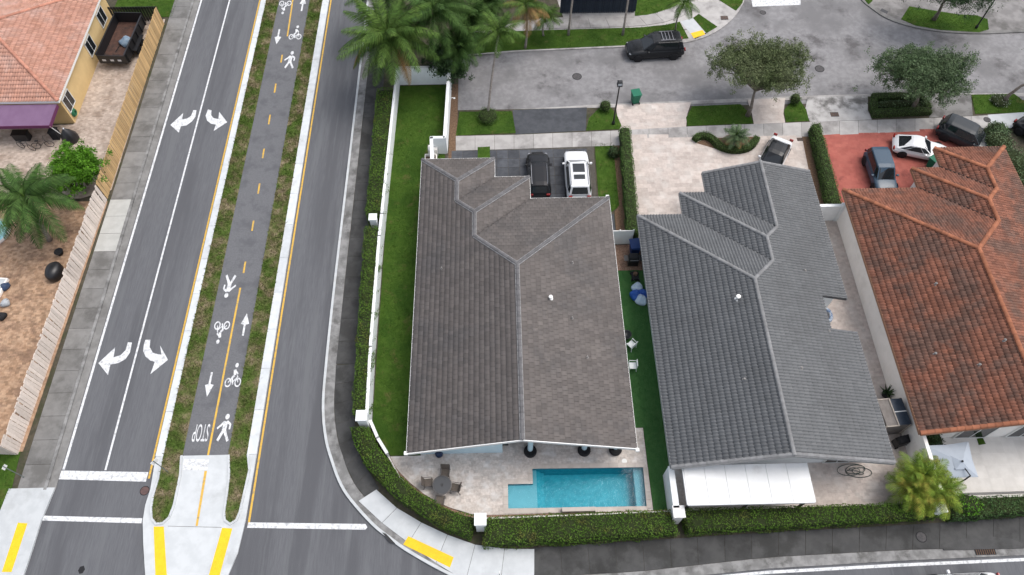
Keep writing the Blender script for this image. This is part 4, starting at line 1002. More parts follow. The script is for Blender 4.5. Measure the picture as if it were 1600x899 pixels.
# patio built as pieces round the pool opening
patio_out = [(-7.45, 14.95)] + [tuple(p[:2]) for p in smooth_line([(-7.1, 14.3), (-6.05, 13.2), (-4.3, 11.95), (-2.6, 11.35), (-1.9, 11.15), (.03, 11.15)], 12)]
pieces = [patio_out + [(.03, 15.5), (-5.5, 15.5), (-5.5, 14.97)], [(.03, 13.0), (1.6, 13.0), (1.6, 18.6), (.03, 18.6)], [(1.6, 13.95), (8.6, 13.9), (8.9, 13.9), (8.9, 16.5), (7.3, 16.5), (7.3, 18.6), (1.6, 18.6)],
          [(8.6, 13.9), (8.55, 11.45), (8.93, 11.2), (8.9, 13.9)], [(.03, 11.5), (.03, 11.15), (8.93, 11.2), (8.55, 11.45)]]
mb = MB()
for p in pieces: mb.prism(p, .02, .118)
pat = tag(mb.build('patio', m_pave_tan), kind='structure')
for p in pieces[:4]: pavers(pat, p, .124, .3, .2, m_pave_tan)
pl = thing('swimming_pool', 'rectangular turquoise swimming pool with pale shallow shelf behind the brown-roofed house', 'pool', (5, 12.7, .12)); op = Vector(pl.location)
m_pool = M('pool_plaster', (.055, .35, .41), (.085, .42, .48), 3.5, rough=.8); m_shelf = M('pool_shelf', (.3, .44, .47), (.33, .47, .5), 2, rough=.8)  # paler mottling in the basin colour imitates light rippling through the water
def inv_box(x0, x1, y0, y1, z0_, z1_, nm, mat):
    vs = [(x - op.x, y - op.y, z - op.z) for z in (z0_, z1_) for x, y in ((x0, y0), (x1, y0), (x1, y1), (x0, y1))]
    MB().add(vs, [(0, 1, 2, 3), (0, 4, 5, 1), (1, 5, 6, 2), (2, 6, 7, 3), (3, 7, 4, 0)]).build(nm, mat, pl)
def poly_basin(poly, zb, zt, nm, mat, skip=None):
    n = len(poly); vs = [(x - op.x, y - op.y, zb - op.z) for x, y in poly] + [(x - op.x, y - op.y, zt - op.z) for x, y in poly]
    MB().add(vs, [tuple(range(n))] + [(i, n + i, n + (i + 1) % n, (i + 1) % n) for i in range(n) if i != skip]).build(nm, mat, pl)
vb = [(x - op.x, y - op.y, z - op.z) for x, y, z in ((2.35, 13.95, -1.3), (8.05, 13.92, -1.3), (8.02, 11.46, -1.3), (2.35, 11.5, -1.3), (2.35, 13.95, .112), (8.05, 13.92, .112), (8.05, 13.92, -.38), (8.02, 11.46, -.38), (8.02, 11.46, .112), (2.35, 11.5, .112), (2.35, 13.95, -.8), (2.35, 11.5, -.8))]
MB().add(vb, [(0, 3, 2, 1), (0, 1, 5, 4), (1, 2, 7, 6), (2, 3, 9, 8), (3, 0, 10, 11)]).build('basin', m_pool, pl)
poly_basin([(8.055, 13.92), (8.6, 13.9), (8.55, 11.45), (8.025, 11.455)], -.38, .112, 'bench', m_shelf, skip=3)
for i, (xa, xb, zz) in enumerate(((1.6, 1.85, -.25), (1.85, 2.1, -.5), (2.1, 2.345, -.8))):
    MB().add([(x - op.x, y - op.y, zz - op.z) for x, y in ((xa, 11.5), (xb, 11.5), (xb, 13.95), (xa, 13.95))] + [(xb - op.x, 11.5 - op.y, zz - .3 - op.z), (xb - op.x, 13.95 - op.y, zz - .3 - op.z)] + [(x - op.x, y - op.y, .112 - op.z) for x, y in ((xa, 11.5), (xb, 11.5), (xb, 13.95), (xa, 13.95))], [(0, 1, 2, 3), (1, 4, 5, 2), (0, 6, 7, 1), (3, 2, 8, 9)]).build('step', m_pool if i else m_shelf, pl)
MB().add([(1.6 - op.x, y - op.y, z - op.z) for y, z in ((13.0, -.25), (13.95, -.25), (13.95, .112), (13.0, .112))] + [(1.6 - op.x, y - op.y, z - op.z) for y, z in ((11.5, -.25), (13.0, -.25), (13.0, -.12), (11.5, -.12))], [(0, 1, 2, 3), (4, 5, 6, 7)]).build('end_wall', m_pool, pl)
poly_basin([(.03, 13.0), (1.6, 13.0), (1.6, 11.5), (.03, 11.5)], -.12, .112, 'sun_shelf', m_shelf, skip=1)
m_line = M('tile_line', (.05, .2, .26), (.07, .24, .3), 20, rough=.4)
wl_ = MB()
for a, b in zip(hole, hole[1:] + hole[:1]):
    a, b = Vector((*a, 0)), Vector((*b, 0)); d_ = (b - a); n_ = Vector((d_.y, -d_.x, 0)).normalized() * .012
    cen = Vector((4.5, 12.4, 0))
    if (cen - a).dot(n_) < 0: n_ = -n_
    wl_.add([(p.x - op.x, p.y - op.y, z - op.z) for p, z in ((a + n_, -.06), (b + n_, -.06), (b + n_, .117), (a + n_, .117))], [(0, 1, 2, 3)])
wl_.build('waterline_tile', m_line, pl)
m_water = bpy.data.materials.new('pool_water'); m_water.use_nodes = True; nt = m_water.node_tree; nt.nodes.clear()
out = nt.nodes.new('ShaderNodeOutputMaterial'); tr = nt.nodes.new('ShaderNodeBsdfTransparent'); tr.inputs[0].default_value = (.6, .93, 1, 1); gl = nt.nodes.new('ShaderNodeBsdfGlossy'); gl.inputs['Roughness'].default_value = .05
fr = nt.nodes.new('ShaderNodeFresnel'); fr.inputs[0].default_value = 1.33; mx = nt.nodes.new('ShaderNodeMixShader'); no = nt.nodes.new('ShaderNodeTexNoise'); no.inputs['Scale'].default_value = 5; no.inputs['Detail'].default_value = 5; bp = nt.nodes.new('ShaderNodeBump'); bp.inputs['Strength'].default_value = .35; bp.inputs['Distance'].default_value = .05
geo = nt.nodes.new('ShaderNodeNewGeometry'); nt.links.new(geo.outputs['Position'], no.inputs['Vector'])
nt.links.new(no.outputs[0], bp.inputs['Height']); nt.links.new(bp.outputs[0], gl.inputs['Normal']); nt.links.new(bp.outputs[0], fr.inputs['Normal'])
nt.links.new(fr.outputs[0], mx.inputs[0]); nt.links.new(tr.outputs[0], mx.inputs[1]); nt.links.new(gl.outputs[0], mx.inputs[2]); nt.links.new(mx.outputs[0], out.inputs[0])
MB().add([(x - op.x, y - op.y, .03 - op.z) for x, y in hole], [tuple(range(6))[::-1]]).build('water', m_water, pl)
m_cope = M('coping_stone', (.52, .47, .43), (.46, .41, .37), 2, rough=.9, bump=.15, rand=.08)
def coping(a, b, n, w=.3):
    a, b = Vector((*a, 0)), Vector((*b, 0)); d_ = b - a; ang = math.atan2(d_.y, d_.x)
    for i in range(n):
        c = a.lerp(b, (i + .5) / n) - op; MB().box((c.x, c.y, .019), (d_.length / n - .012, w, .04), rz=ang).build('coping_stone', m_cope, pl)
coping((1.75, 14.1), (8.75, 14.04), 12); coping((8.76, 13.88), (8.71, 11.32), 5); coping((8.55, 11.3), (.03, 11.35), 14); coping((1.45, 14.1), (1.45, 13.17), 2); coping((1.28, 13.16), (.03, 13.16), 2); coping((-.12, 13.3), (-.12, 11.2), 4)
sp = thing('spillway_wall', 'low pale raised spillway ledge on the near edge of the pool', 'ledge', (*at(904, 797, .3)[:2], .12))
bevel(MB().box((0, 0, .19), (2.05, .26, .38)).build('ledge', m_cope, sp), .02); MB().box((0, .135, .2), (1.2, .02, .05)).build('spout', m_rim, sp)
# gravel bed
struct('gravel_bed', [tuple(p[:2]) for p in smooth_line([(-7.6, 14.9), (-6.4, 13.1), (-4.8, 11.8), (-3.1, 11.05), (-1.7, 10.8), (9.9, 10.95)], 20)] + [(9.9, 11.2), (-1.8, 11.12), (-3, 11.4), (-4.4, 11.95), (-6.05, 13.15), (-7.3, 14.9)], .02, .11, m_gravel)
# side yard turf
turf = [(8.95, 11.2), (9.85, 11.2), (10.3, 13), (10.3, 28.6), (7.4, 28.6), (7.4, 16.52), (8.92, 16.52)]
struct('turf_strip', turf, .02, .116, m_turf)
struct('gravel_bed', [(7.4, 28.62), (10.3, 28.62), (10.3, 30.9), (7.4, 30.9)], .02, .112, m_gravel)
# house 1 driveway: large dark square pavers
dp = pts([(712, 238), (925, 230), (930, 330), (700, 330), (688, 248)], .1)
dr = struct('driveway', [(-5.3, 37.0), (-4.4, 39.9), (-3.7, 40.75), (7.6, 41.0), (7.35, 33.0), (1.5, 33.0), (-1, 35)], .02, .105, m_joint)
dpoly = [(-5.3, 37.0), (-4.4, 39.9), (-3.7, 40.75), (7.6, 41.0), (7.35, 33.0), (1.5, 33.0), (-1, 35)]
tw = .92
tile_me = MB().box((0, 0, 0), (tw - .03, tw - .03, .05)).mesh('paver'); tile_me.materials.append(m_pave_dark)
for i in range(-7, 10):
    for j in range(36):
        x, y = i * tw + .1, 32.6 + j * tw
        if y > 41.2: break
        q = [(x + a * tw * .42, y + b * tw * .42) for a in (-1, 1) for b in (-1, 1)]
        if all(inside(p, dpoly) for p in q) and not (x < -1 and y < 36.2): link('paver', tile_me, None, dr, loc=(x, y, .095 + random.uniform(-.002, .003)))
lawn([(-1.9, 40.75), (-.9, 40.8), (-.9, 39.6), (-1.9, 39.55)], raw=True, z=.135)
lawn([(7.7, 40.95), (9.3, 41.0), (9.2, 34.6), (7.6, 33.2), (7.5, 33.0)], raw=True)
struct('mulch_bed', [(9.2, 41.05), (9.8, 41.1), (9.4, 31.2), (8.6, 31.2), (8.7, 34), (9.1, 34.6)], .02, .118, m_mulch)
struct('step_pad', [(7.5, 33.0), (8.6, 33.8), (8.6, 31.2), (7.5, 31.2)], .02, .12, m_pave_dark)
# house 2 front drive (cream pavers) and rear patio
cd = [(10.2, 41.9), (24.9, 41.5), (24.3, 33.0), (23.3, 33.0), (23.3, 30), (9.9, 30.9)]
o = struct('driveway', cd, .02, .122, m_pave_drive); pavers(o, cd, .127, .6, .4, m_pave_drive)
sp2 = [(22.0, 32.8), (25.62, 32.75), (25.62, 11.2), (18.0, 11.2), (18.0, 14.2), (22.0, 14.2)]
o = struct('patio', sp2, .02, .12, m_pave_drive); pavers(o, sp2, .125, .3, .2, m_pave_drive)
o = struct('patio', [(10.35, 11.0), (17.98, 11.0), (17.98, 14.5), (10.35, 14.5)], .02, .12, m_pave_tan)
# house 3 red drive, rear patio
rd = [(26.6, 41.45), (39.8, 42.2), (39.5, 33.0), (26.2, 33.0)]
o = struct('driveway', rd, .02, .122, m_pave_red); pavers(o, rd, .126, .45, .3, m_pave_red, name='stamped_pavers')
struct('mulch_bed', [(24.9, 41.5), (26.6, 41.45), (26.1, 33.0), (24.3, 33.0)], .02, .12, m_mulch)
rp = [(27.0, 15.7), (60, 15.7), (60, 11.45), (26.8, 11.35)]
o = struct('patio', rp, .02, .12, m_pave_white); pavers(o, [(27.05, 15.6), (40, 15.6), (40, 11.5), (26.85, 11.4)], .124, .8, .8, m_pave_white, gap=.015, bond=False)
struct('planting_strip', [(25.82, 16), (27.0, 15.7), (26.8, 11.4), (25.82, 11.3)], .02, .118, m_soil)
lawn([(1526, 686), (1535, 684), (1540, 694), (1529, 696)], z=.14)
struct('dark_step', pts([(1500, 771), (1600, 768), (1700, 766), (1700, 769), (1600, 771), (1500, 774)], .12), .02, .2, m_black)
# left yards
lp = [(-35.7, 57), (-30.9, 57), (-30.75, 37), (-33, 36.2), (-45, 36.2), (-45, 44), (-35.7, 44)]
o = struct('yard_paving', lp, .02, .118, m_pave_left); pavers(o, lp, .123, .24, .16, m_pave_left)
lp = [(-30.75, 35.9), (-45, 35.9), (-45, 15.8), (-31.0, 15.8)]
o = struct('yard_paving', lp, .02, .116, m_pave_brown); pavers(o, [(-30.75, 35.9), (-38, 35.9), (-38, 15.8), (-31.0, 15.8)], .121, .26, .17, m_pave_brown)
lawn([(-36, 57.5), (-30.3, 57.3), (-30.25, 75), (-36, 75)], raw=True)
struct('dirt_strip', [(-30.8, 57), (-30.59, 57), (-30.59, 15), (-30.75, 15)], .02, .112, m_soil)
# ================================================================ VEHICLES
def paint(name, c, rough=.25): return M(name, c, rough=rough, spec=.35 if c[0] > .1 else .3, coat=.25 if c[0] > .1 else .12)
_wheel = {}
m_headl = M('headlamp', (.25, .26, .28), rough=.2, spec=.5)
def car(name, label, loc, heading, L, W, H, pm, style='suv', rails=None, sunroof=(), roofm=None, cat='car', group='cars in the street and drives', z=0.0, glassroof=False):
    t = thing(name, label, cat, (loc[0], loc[1], z), heading, group)
    hw = W / 2; belt = {'suv': .60, 'sedan': .62, 'coupe': .64, 'hatch': .6}[style] * H; r = .36 if style == 'suv' else .33
    hood = belt * (.97 if style == 'suv' else .9)
    deckz = belt * (1.0 if style in ('suv', 'hatch') else .99)
    st = [(0, .52, .80, .45), (.015, .70, .88, .36), (.05, .93, .94, .28), (.13, 1.0, .985, .22), (.3, 1.0, 1.0, .2), (.5, 1.0, 1.0, .2), (.66, 1.0, 1.0, .2), (.74, .97, .995, .2), (.86, .9, .98, .22), (.94, .8, .93, .26), (.985, .62, .84, .34), (1, .5, .74, .42)]
    sec = []
    for f, zt, wf, zb in st:
        top = (deckz if f < .6 else hood / .97) * (zt if not (f > .7) else zt)
        x = (f - .5) * L; w = hw * wf
        sec.append([(x, w * .9, zb), (x, w, zb + .12), (x, w * 1.0, zb + (top - zb) * .55), (x, w * .95, top - .07), (x, w * .82, top - .005), (x, w * .4, top + .02), (x, 0, top + .028)])
    V, F = [], []; n = len(st); k = 13
    for s_ in sec: V += [(x, y, z_) for x, y, z_ in s_] + [(x, -y, z_) for x, y, z_ in reversed(s_[:-1])]
    for i in range(n - 1):
        for j in range(k - 1): F.append((i * k + j, i * k + j + 1, (i + 1) * k + j + 1, (i + 1) * k + j))
        F.append((i * k + k - 1, i * k, (i + 1) * k, (i + 1) * k + k - 1))
    F += [tuple(range(k)), tuple(range((n - 1) * k, n * k))[::-1]]
    body = MB().add(V, F).build('body', pm, t, smooth=True, fix=True); subsurf(body, 1)
    # cabin
    b0, b1, r0, r1 = {'suv': (.03, .735, .085, .57), 'hatch': (.04, .76, .12, .56), 'sedan': (.13, .74, .27, .57), 'coupe': (.06, .66, .30, .5)}[style]
    X = lambda f: (f - .5) * L
    wb, wr = hw * .93, hw * (.74 if style == 'suv' else .68)
    zb = belt - .03; zt = H
    base = [(X(b0), wb * .88), (X(b0 + .1), wb), (X(b1 - .12), wb), (X(b1), wb * .86)]
    topp = [(X(r0), wr * .92), (X(r0 + .08), wr), (X(r1 - .08), wr), (X(r1), wr * .93)]
    zr_ = [zt - .06, zt - .015, zt - .01, zt - .05]
    vs = []
    for (bx, by), (tx, ty), z_ in zip(base, topp, zr_):
        vs += [(bx, by, zb), (tx, ty, z_), (tx, ty * .5, z_ + .03), (tx, -ty * .5, z_ + .03), (tx, -ty, z_), (bx, -by, zb)]
    fs = [(i * 6 + j, (i + 1) * 6 + j, (i + 1) * 6 + j + 1, i * 6 + j + 1) for i in range(3) for j in range(5)] + [(0, 1, 2, 3, 4, 5), (18, 23, 22, 21, 20, 19)]
    cab = MB().add(vs, fs).build('cabin', roofm or pm, t, smooth=False, fix=True); bevel(cab, .05, 2)
    def glass(q, nm, inset=(.08, .08), parent=t, off=.012, mat=m_glass):
        q = [Vector(p) for p in q]; n_ = (q[1] - q[0]).cross(q[3] - q[0]).normalized(); cen = sum(q, Vector()) / 4
        ref = Vector((0, 0, zb))
        if n_.dot(cen - ref) < 0: n_ = -n_
        iu, iv = inset
        def bl(u, v): return q[0].lerp(q[1], u).lerp(q[3].lerp(q[2], u), v)
        c = [bl(iu, iv), bl(1 - iu, iv), bl(1 - iu, 1 - iv), bl(iu, 1 - iv)]
        mb = MB().add([p + n_ * off for p in c] + [p - n_ * .02 for p in c], [(0, 1, 2, 3), (0, 4, 5, 1), (1, 5, 6, 2), (2, 6, 7, 3), (3, 7, 4, 0)])
        return mb.build(nm, mat, parent, fix=True)
    v = [Vector(p) for p in vs]
    glass([v[18], v[23], v[22], v[19]], 'windshield', (.07, .05)); glass([v[0], v[5], v[4], v[1]], 'rear_window', (.1, .1))
    for a, b in ((0, 1), (5, 4)):
        B = [v[6 * i + a] for i in range(4)]; Tt = [v[6 * i + b] for i in range(4)]
        def side(u0, u1, nm):
            # along the side from rear (0) to front (1)
            def P(l, u): s_ = u * 3; i = min(2, int(s_)); return l[i].lerp(l[i + 1], s_ - i)
            pass
        glass([B[1], B[2], Tt[2], Tt[1]], 'side_window', (.02, .14)); glass([B[2], B[3], Tt[3], Tt[2]], 'side_window', (.06, .14)); glass([B[0], B[1], Tt[1], Tt[0]], 'side_window', (.08, .16))
    # wheels
    for wx in (.19 * L - .5 * L, .81 * L - .5 * L):
        for sd in (-1, 1):
            key = (round(r, 2), sd)
            if key not in _wheel:
                tm = MB().lathe([(r * .62, .0), (r * .96, .0), (r, .04), (r, .19), (r * .96, .23), (r * .62, .23)], 20, axis='Y').mesh('tyre'); tm.materials.append(m_rubber)
                rm = MB()
                rm.lathe([(r * .62, .05 if sd > 0 else .18), (r * .62, .21 if sd > 0 else .02), (r * .55, .2 if sd > 0 else .03), (r * .15, .175 if sd > 0 else .055)], 16, axis='Y')
                rmm = rm.mesh('rim'); rmm.materials.append(m_rim); _wheel[key] = (tm, rmm)
            tm, rmm = _wheel[key]; wh = link('wheel', tm, None, t, smooth=True, loc=(wx, sd * (hw - .1) - .115, r)); link('rim', rmm, None, wh)
            arch = MB().lathe([(r * 1.14, 0), (r * 1.14, .012)], 22, c=(wx, sd * (hw - .005), r + .01), axis='Y').build('wheel_arch', m_rubber, t)
    # lights, mirrors, trim
    for sd in (-1, 1):
        bevel(MB().box((.448 * L - .02, sd * hw * .68, hood * .70), (.2, .3, .08), rz=-sd * .55).build('headlight', m_headl, t), .03)
        bevel(MB().box((-.488 * L, sd * hw * .72, belt * .86), (.12, .3, .2)).build('taillight', m_tail, t), .03)
        bevel(MB().box((X(b1) - .42, sd * (hw + .07), belt + .04), (.16, .22, .14)).build('mirror', pm, t), .04)
    MB().box((.493 * L, 0, hood * .6), (.06, W * .5, .16)).build('grille', m_black, t); MB().box((0, 0, .26), (L * .9, W * .86, .16)).build('sill', m_rubber, t)
    if rails is not None:
        for sd in (-1, 1): MB().tube([(X(r0 + .03), sd * wr * .88, zt + .0), (X(r0 + .06), sd * wr * .9, zt + .07), (X(r1 - .06), sd * wr * .9, zt + .08), (X(r1 - .02), sd * wr * .9, zt)], .025, 6).build('roof_rail', rails, t)
    for f0, f1, wf in sunroof:
        MB().box((X((f0 + f1) / 2), 0, zt + .025), ((f1 - f0) * L, wr * 2 * wf, .02)).build('sunroof', m_glass, t)
    return t
def head(a, b): return math.atan2(b[1] - a[1], b[0] - a[0])
p_black = paint('black_paint', (.012, .013, .015)); p_white = paint('white_paint', (.66, .67, .68)); p_char = paint('charcoal_paint', (.012, .012, .014)); p_slate = paint('slate_blue_paint', (.045, .075, .11)); p_dark = paint('dark_grey_paint', (.02, .025, .03))
s1 = car('parked_suv', 'large black SUV with roof rails parked on the side street', (13.85, 51.55), math.pi + .057, 5.15, 1.98, 1.82, p_black, 'suv', rails=m_black, sunroof=((.3, .42, .6),), z=.012)
rr = MB()
for i in range(4): rr.box((-1.35 + i * .3, 0, 1.93), (.05, 1.15, .04))
for sd in (-1, 1): rr.box((-.9, sd * .55, 1.93), (1.3, .05, .05))
rr.build('roof_rack', m_rim, s1)
car('parked_crossover', 'glossy charcoal crossover with silver roof rails in the dark paved driveway', (2.92, 37.3), math.pi / 2, 4.55, 1.82, 1.62, p_char, 'suv', rails=m_rim, z=.12)
car('parked_suv', 'white SUV with twin dark sunroofs in the dark paved driveway', (5.98, 37.2), math.pi / 2, 4.95, 2.0, 1.75, p_white, 'suv', rails=m_rim, sunroof=((.36, .53, .62), (.22, .31, .58)), z=.12)
car('parked_sedan', 'white car with black glass roof parked askew behind the slate roof', (21.75, 38.55), rad(-121), 4.75, 1.86, 1.5, p_white, 'sedan', roofm=p_black, z=.13)
a, b = at(1400, 222, .7), at(1480, 238, .7); c = (a + b) / 2
car('parked_coupe', 'white two-door coupe on the red driveway', (c.x - .1, c.y - .1), head(a, b), 4.35, 1.87, 1.28, p_white, 'coupe', z=.13)
a, b = at(1381, 250, 1.5), at(1394, 292, 1.5)
car('parked_hatchback', 'slate-blue crossover facing the terracotta-roofed house on the red driveway', (29.95, 36.9), head(a, b) + .02, 4.4, 1.83, 1.6, p_slate, 'suv', z=.13)
car('parked_suv', 'dark grey SUV next to the white coupe at the end of the red driveway', (38.0, 40.45), rad(-38), 4.7, 1.9, 1.65, p_dark, 'suv', z=.13)
car('parked_car', 'black car behind the bushes at the right edge', (44.2, 40.4), rad(-58), 4.6, 1.86, 1.5, p_black, 'sedan', z=.13)
car('passing_car', 'white car on the lower street at the bottom edge', (26.15, 6.15), math.pi + .03, 4.6, 1.84, 1.45, p_white, 'sedan')
# dump trailer in the yard
tr_ = thing('dump_trailer', 'black open dump trailer with rusty bed beside the yellow house', 'trailer', (-33.5, 53.2, .13), rad(-3)); m_bed = M('rust_bed', (.06, .032, .025), (.09, .048, .036), 3, (.03, .024, .022), .9, rough=.95)
w_, l_ = 2.4, 5.2
MB().box((0, 0, .62), (w_, l_, .1)).build('bed', m_bed, tr_)
for sd in (-1, 1):
    sp_ = MB().box((sd * (w_ / 2 + .03), 0, 1.05), (.06, l_, .95)).build('side_wall', m_black, tr_)
    for i in range(6): MB().box((sd * (w_ / 2 + .1), -l_ / 2 + .2 + i * (l_ - .4) / 5, 1.02), (.08, .07, .9)).build('rib', m_black, sp_)
    MB().box((sd * (w_ / 2 + .03), 0, 1.54), (.12, l_ + .1, .06)).build('top_rail', m_black, sp_)
MB().box((0, l_ / 2 + .03, 1.15), (w_ + .1, .06, 1.15)).build('front_wall', m_black, tr_)
tg_ = MB().box((0, -l_ / 2 - .03, 1.02), (w_ + .1, .06, .85)).build('tailgate', m_black, tr_)
for x in (-.75, -.05, .6): MB().box((x, -l_ / 2 - .07, .95), (.3, .02, .18), ).build('sticker', m_lampglass, tg_)
for y in (-.75, .3):
    for sd in (-1, 1): wh = MB().lathe([(.22, -.1), (.34, -.1), (.36, -.06), (.36, .06), (.34, .1), (.22, .1)], 18, c=(sd * (w_ / 2 + .26), y, .36), axis='X').build('wheel', m_rubber, tr_, smooth=True)
for sd in (-1, 1): MB().box((sd * (w_ / 2 + .26), -.22, .8), (.34, 2.1, .06)).build('fender', m_black, tr_)
MB().tube([(0, l_ / 2, .5), (0, l_ / 2 + 1.3, .45)], .06, 6).build('tow_bar', m_black, tr_)
tp = thing('tarp_bundle', 'crumpled pale blue-grey tarp lying in the dump trailer', 'tarp', (-33.2, 53.0, .8))
mb = MB().lathe([(.05, 0), (.5, .02), (.55, .2), (.35, .42), (.05, .5)], 14); mb.v = [(x * (1 + .25 * math.sin(5 * y + 3 * z)), y * (1.1 + .2 * math.sin(7 * x)), z * (1 + .3 * math.sin(6 * x + 4 * y))) for x, y, z in mb.v]; mb.build('tarp', M('tarp_blue', (.14, .2, .27), (.22, .28, .34), 3, rough=.7), tp, smooth=True)
br = thing('broom', 'long-handled tool lying on the trailer bed', 'tool', (-33.75, 52.4, .72)); MB().tube([(-.3, -1.1, 0), (.25, .9, .25)], .025, 6).build('handle', m_black, br); MB().box((-.32, -1.2, .02), (.3, .15, .06)).build('head', m_rust, br)
jk = thing('junk_pile', 'heap of dark buckets and sacks between the trailer and the tan fence', 'junk', (-31.5, 53.6, .12))
for i in range(9):
    x, y = random.uniform(-.25, .3), random.uniform(-2.2, 2.2); h_ = random.uniform(.4, .9)
    bevel(MB().box((x, y, h_ / 2), (random.uniform(.3, .5), random.uniform(.4, .7), h_), rz=random.uniform(0, 1), taper=.8).build('sack' if i % 3 else 'bucket', [m_black, m_rubber, M('sack_white', (.5, .52, .53), (.4, .42, .44), 5), M('dull_brown', (.1, .07, .05))][i % 4 if i != 5 else 2], jk), .06)
# dark gate between house and fence
dg = thing('yard_gate', 'black slatted gate across the yard behind the trailer', 'gate', (-33.2, 56.7, .12))
for i in range(18): MB().box((-2.1 + i * .248, 0, .85), (.2, .04, 1.6)).build('slat', m_black, dg)
for z_ in (.25, 1.45): MB().box((0, .04, z_), (4.5, .05, .1)).build('rail', m_black, dg)

# ================================================================ FENCES
def fence(name, label, x0, y0, x1, y1, n, h, w, mat, lean, gapf=.12, rails=True):
    t = thing(name, label, 'fence', ((x0 + x1) / 2, (y0 + y1) / 2, .1)); off = Vector(t.location); d_ = Vector((x1 - x0, y1 - y0, 0)); ang = math.atan2(d_.y, d_.x); bw_ = d_.length / n
    me = MB().box((0, 0, h / 2), (bw_ * (1 - gapf), .03, h)).mesh('board'); me.materials.append(mat)
    for i in range(n):
        p = Vector((x0, y0, .1)).lerp(Vector((x1, y1, .1)), (i + .5) / n) - off
        o = link('board', me, None, t); jit = random.gauss(0, 1)
        o.location = p + Vector((random.gauss(0, .006), 0, random.uniform(-.03, .02))); o.rotation_euler = (random.gauss(0, .012) * lean * .5, random.gauss(0, .006) * lean, ang); o.scale = (random.uniform(.9, 1.02), 1, random.uniform(.98, 1.01))
    for z_ in (.35, h * .55, h - .25):
        c = (Vector((x0, y0, 0)) + Vector((x1, y1, 0))) / 2 - Vector((off.x, off.y, 0)); nv = Vector((-d_.y, d_.x, 0)).normalized() * .05
        MB().box((c.x + nv.x, c.y + nv.y, z_), (d_.length, .05, .09), rz=ang).build('rail', mat, t)
    return t
m_fence_tan = M('tan_boards', (.56, .38, .19), (.5, .33, .16), 4, rough=.85, rand=.18, stretch=(1, 1, .2)); m_fence_white = M('whitewashed_boards', (.66, .58, .52), (.6, .52, .46), 5, rough=.85, rand=.12)
fence('tan_fence', 'tan vertical board fence along the left pavement beside the yellow house', -30.85, 36.1, -30.85, 56.4, 100, 1.9, .2, m_fence_tan, 1, .16)
fence('whitewashed_fence', 'whitewashed vertical board fence along the lower left pavement', -31.25, 15.6, -30.85, 36.05, 84, 1.85, .2, m_fence_white, 3, .07)
fence('whitewashed_fence', 'short whitewashed return fence at the lower left corner', -36, 15.9, -31.3, 15.6, 20, 1.85, .2, m_fence_white, 2, .07)
nf = thing('navy_fence', 'dark navy vertical slat fence at the top of the picture', 'fence', (9.3, 57.0, .1))
m_navy = M('navy_slats', (.018, .026, .04), (.025, .034, .05), 4, rough=.6, rand=.2)
me = MB().box((0, 0, .95), (.14, .03, 1.9)).mesh('slat'); me.materials.append(m_navy)
for i in range(42): link('slat', me, None, nf, loc=(-3.5 + i * .165, 0, 0))
for z_ in (.3, 1.6): MB().box((0, .05, z_), (7, .05, .1)).build('rail', m_navy, nf)
MB().box((0, .1, .95), (7, .02, 1.85)).build('backing', m_navy, nf)

# ================================================================ STREET FURNITURE, BINS, YARD THINGS
def street_lamp(px, py, h, label, lean=(0, 0)):
    c = at(px, py, .1); t = thing('street_lamp', label, 'lamp', (c.x, c.y, .1), group='black street lamps')
    MB().lathe([(.13, 0), (.13, .25), (.07, .35), (.055, h - .2), (.05, h)], 12).build('pole', m_black, t)
    MB().box((0, 0, h + .02), (.42, .42, .05)).build('base_plate', m_black, t)
    MB().box((0, 0, h + .17), (.30, .30, .28), taper=1.15).build('lantern', m_lampglass, t)
    for x in (-1, 1):
        for y in (-1, 1): MB().box((x * .165, y * .165, h + .18), (.03, .03, .32)).build('lantern_bar', m_black, t)
    bevel(MB().box((0, 0, h + .37), (.42, .42, .1), taper=.5).build('lantern_cap', m_black, t), .01)
street_lamp(958, 194, 4.35, 'black lamp post on the lawn beside the green wheeled bin'); street_lamp(1525, 44, 3.2, 'black lamp post on the north-east corner lawn')
def wheelie(px, py, label, col, h=1.05, w=.62, rz=0., z=.1, tilt=0.):
    c = at(px, py, z); t = thing('wheeled_bin', label, 'bin', (c.x, c.y, z), rz); m = M('bin_' + col[0], col[1], rough=.5)
    mb = MB().box((0, 0, h / 2 + .04), (w * .78, w * .84, h - .1)); mb.v = [(x * (.82 + .3 * z_ / h), y * (.82 + .3 * z_ / h), z_) for x, y, z_ in mb.v]; bevel(mb.build('tub', m, t), .03)
    ld = MB().box((0, 0, h + .02), (w * .98, w * 1.06, .06)).build('lid', m, t); bevel(ld, .02); MB().tube([(-w * .4, -w * .56, h - .05), (w * .4, -w * .56, h - .05)], .025, 6).build('handle', m, t)
    for s_ in (-1, 1): MB().lathe([(.11, -.03), (.12, 0), (.11, .03)], 12, c=(s_ * w * .36, -w * .4, .12), axis='X').build('wheel', m_rubber, t)
    return t
wheelie(991.5, 160, 'green wheeled bin standing at the kerb by the lamp post', ('green', (.012, .13, .075)), 1.1, .8, .2, .05); wheelie(1453, 262, 'green wheeled bin beside the terracotta-roofed house', ('green', (.012, .13, .075)), 1.05, .8, .6, .13)
wheelie(990, 394, 'blue wheeled bin behind the white gate wall', ('blue', (.01, .035, .13)), 1.1, .85, .1, .12)
gr_ = thing('gas_grill', 'black covered barbecue grill in the narrow side yard near the blue bin', 'grill', (9.55, 29.2, .12))
MB().box((0, 0, .4), (.75, .55, .7)).build('cabinet', m_black, gr_); bevel(MB().box((0, 0, .92), (.8, .6, .34), taper=.8).build('hood', m_rubber, gr_), .08); MB().tube([(-.3, -.33, .9), (.3, -.33, .9)], .02, 6).build('handle', m_rim, gr_)
